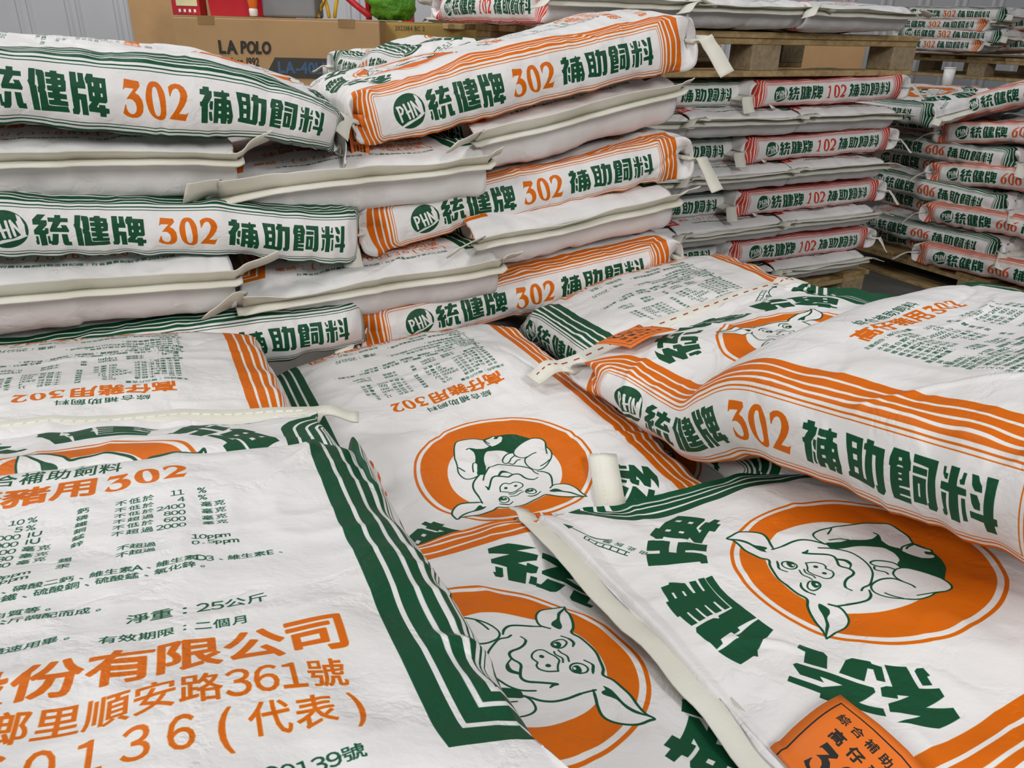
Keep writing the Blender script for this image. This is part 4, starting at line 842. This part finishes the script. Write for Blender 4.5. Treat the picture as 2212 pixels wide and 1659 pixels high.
box('box_body', (-1.2, 3.08, TOP+.06), (.10, .07, .12), REDP, r, bev=.002); box('paper_label', (-1.195, 3.044, TOP+.052), (.075, .002, .045), LAB, r)
for k in range(4): box('printed_mark', (-1.222+k*.018, 3.0425, TOP+.014), (.008, .0012, .010), WHT, r)
r = empty('storage_tub', (-1.02, 3.12, TOP), 'red plastic tub on the long brown box', 'tub')
def tub(name, c, w0, w1, d, h, mat, parent, th=.004):
    V, F = [], []
    for (w, dd, z) in ((w0, d*.9, 0), (w1, d, h), (w1-th*2, d-th*2, h), (w0-th*2, d*.9-th*2, th)):
        V += [(c[0]-w/2, c[1]-dd/2, c[2]+z), (c[0]+w/2, c[1]-dd/2, c[2]+z), (c[0]+w/2, c[1]+dd/2, c[2]+z), (c[0]-w/2, c[1]+dd/2, c[2]+z)]
    F = [(3, 2, 1, 0), (12, 13, 14, 15)]+[(a+i, a+(i+1) % 4, a+4+(i+1) % 4, a+4+i) for a in (0, 4, 8) for i in range(4)]
    return mesh(name, V, F, mat, parent, smooth_=False)
tub('tub_body', (-1.02, 3.12, TOP), .19, .21, .16, .14, REDP, r); box('rim', (-1.02, 3.038, TOP+.134), (.214, .006, .012), REDP, r)
r = empty('squeeze_bottle', (-.945, 3.0, TOP), 'orange bottle with a white cap in front of the red tub', 'bottle')
z = lambda *p: [(-.945, 3.0, TOP+q) for q in p]
tube('cap', z(.001, .004, .022, .026), (.011, .014, .015, .0135), WHT, r, 14); tube('nozzle', z(.0, .002), (.009, .009), INK, r, 10); tube('bottle_body', z(.026, .03, .05, .12, .128), (.012, .014, .017, .018, .012), ORG, r, 14)
r = empty('tool_case', (-.83, 3.1, TOP), 'grey plastic case on the long brown box', 'case')
box('case_body', (-.83, 3.1, TOP+.055), (.19, .13, .11), GREYP, r, bev=.008); box('lid', (-.83, 3.1, TOP+.125), (.196, .136, .028), GREYP, r, bev=.008)
for s in (-.05, .05): box('latch', (-.83+s, 3.03, TOP+.112), (.025, .008, .025), INK, r, bev=.002)
r = empty('cargo_strap', (-.70, 3.05, TOP), 'yellow webbing strap looped on the long brown box', 'strap')
for k, (a, b) in enumerate(((-.725, -.68), (-.69, -.715), (-.675, -.66))): tube('strap_loop', [(a, 3.03+k*.02, TOP+.004), (a+(b-a)*.3, 3.04+k*.02, TOP+.04), (b, 3.05+k*.02, TOP+.09), (b+.01, 3.06+k*.02, TOP+.15)], .0065, YEL, r)
r = empty('red_bar_frame', (-.58, 3.06, TOP), 'red painted bars leaning on the long brown box', 'frame')
tube('slanted_bar', [(-.535, 3.0, TOP+.011), (-.60, 3.03, TOP+.055), (-.69, 3.07, TOP+.125)], .011, REDP, r, 12); tube('upright_bar', [(-.56, 3.12, TOP), (-.56, 3.12, TOP+.16)], .011, REDP, r, 12)
# crumpled green bag
m, nt, p = nodes('green_bag_film'); p.inputs['Base Color'].default_value = (*lin(95, 165, 40), 1); p.inputs['Roughness'].default_value = .22; p.inputs['Transmission Weight'].default_value = .25
tc = nt.nodes.new('ShaderNodeTexCoord'); nz = noise(nt, 30, 4, .6, tc.outputs['Object'], 1.2); bump(nt, p, (nz.outputs['Fac'], .8, .02)); GBAG = m
ga, gb = Grid2(32, 5), Grid2(32, 6); V, F = [], []; NU, NV = 40, 24
for j in range(NV+1):
    for i in range(NU):
        th, ph = 2*math.pi*i/NU, math.pi*j/NV; rr = 1+.16*float(ga(np.array([i*16/NU]), np.array([j*.6]))[0])+.10*(1-2*abs(float(gb(np.array([i*32/NU]), np.array([j*.9]))[0])))
        V.append((-.475+.085*rr*math.sin(ph)*math.cos(th), 3.12+.075*rr*math.sin(ph)*math.sin(th), TOP+.075+max(.085*rr*math.cos(ph), -.075)))
for j in range(NV):
    for i in range(NU): F.append((j*NU+i, (j+1)*NU+i, (j+1)*NU+(i+1) % NU, j*NU+(i+1) % NU))
props(mesh('plastic_bag', V, F, GBAG, loc=(-.475, 3.12, TOP)), 'crumpled translucent green plastic bag on the long brown box', 'bag')
r = empty('rack_post', (-.50, 3.75, FL), 'red rack upright rising behind the green bag', 'post')
box('upright', (-.50, 3.75, FL+.8), (.05, .05, 1.6), REDP, r, bev=.003); box('foot_plate', (-.50, 3.75, FL+.005), (.12, .12, .01), REDP, r)
r = empty('paper_cup', (2.06, 4.0, CZ-.225), 'white paper cup standing behind the tilted coral-striped sack', 'cup')
tube('cup_wall', [(2.06, 4.0, CZ-.225), (2.06, 4.0, CZ-.135)], (.022, .026), WHT, r, 18); tube('rim', [(2.06, 4.0, CZ-.137), (2.06, 4.0, CZ-.132)], (.028, .028), WHT, r, 18)
bpy.data.objects.remove(_to); bpy.data.curves.remove(_tc)
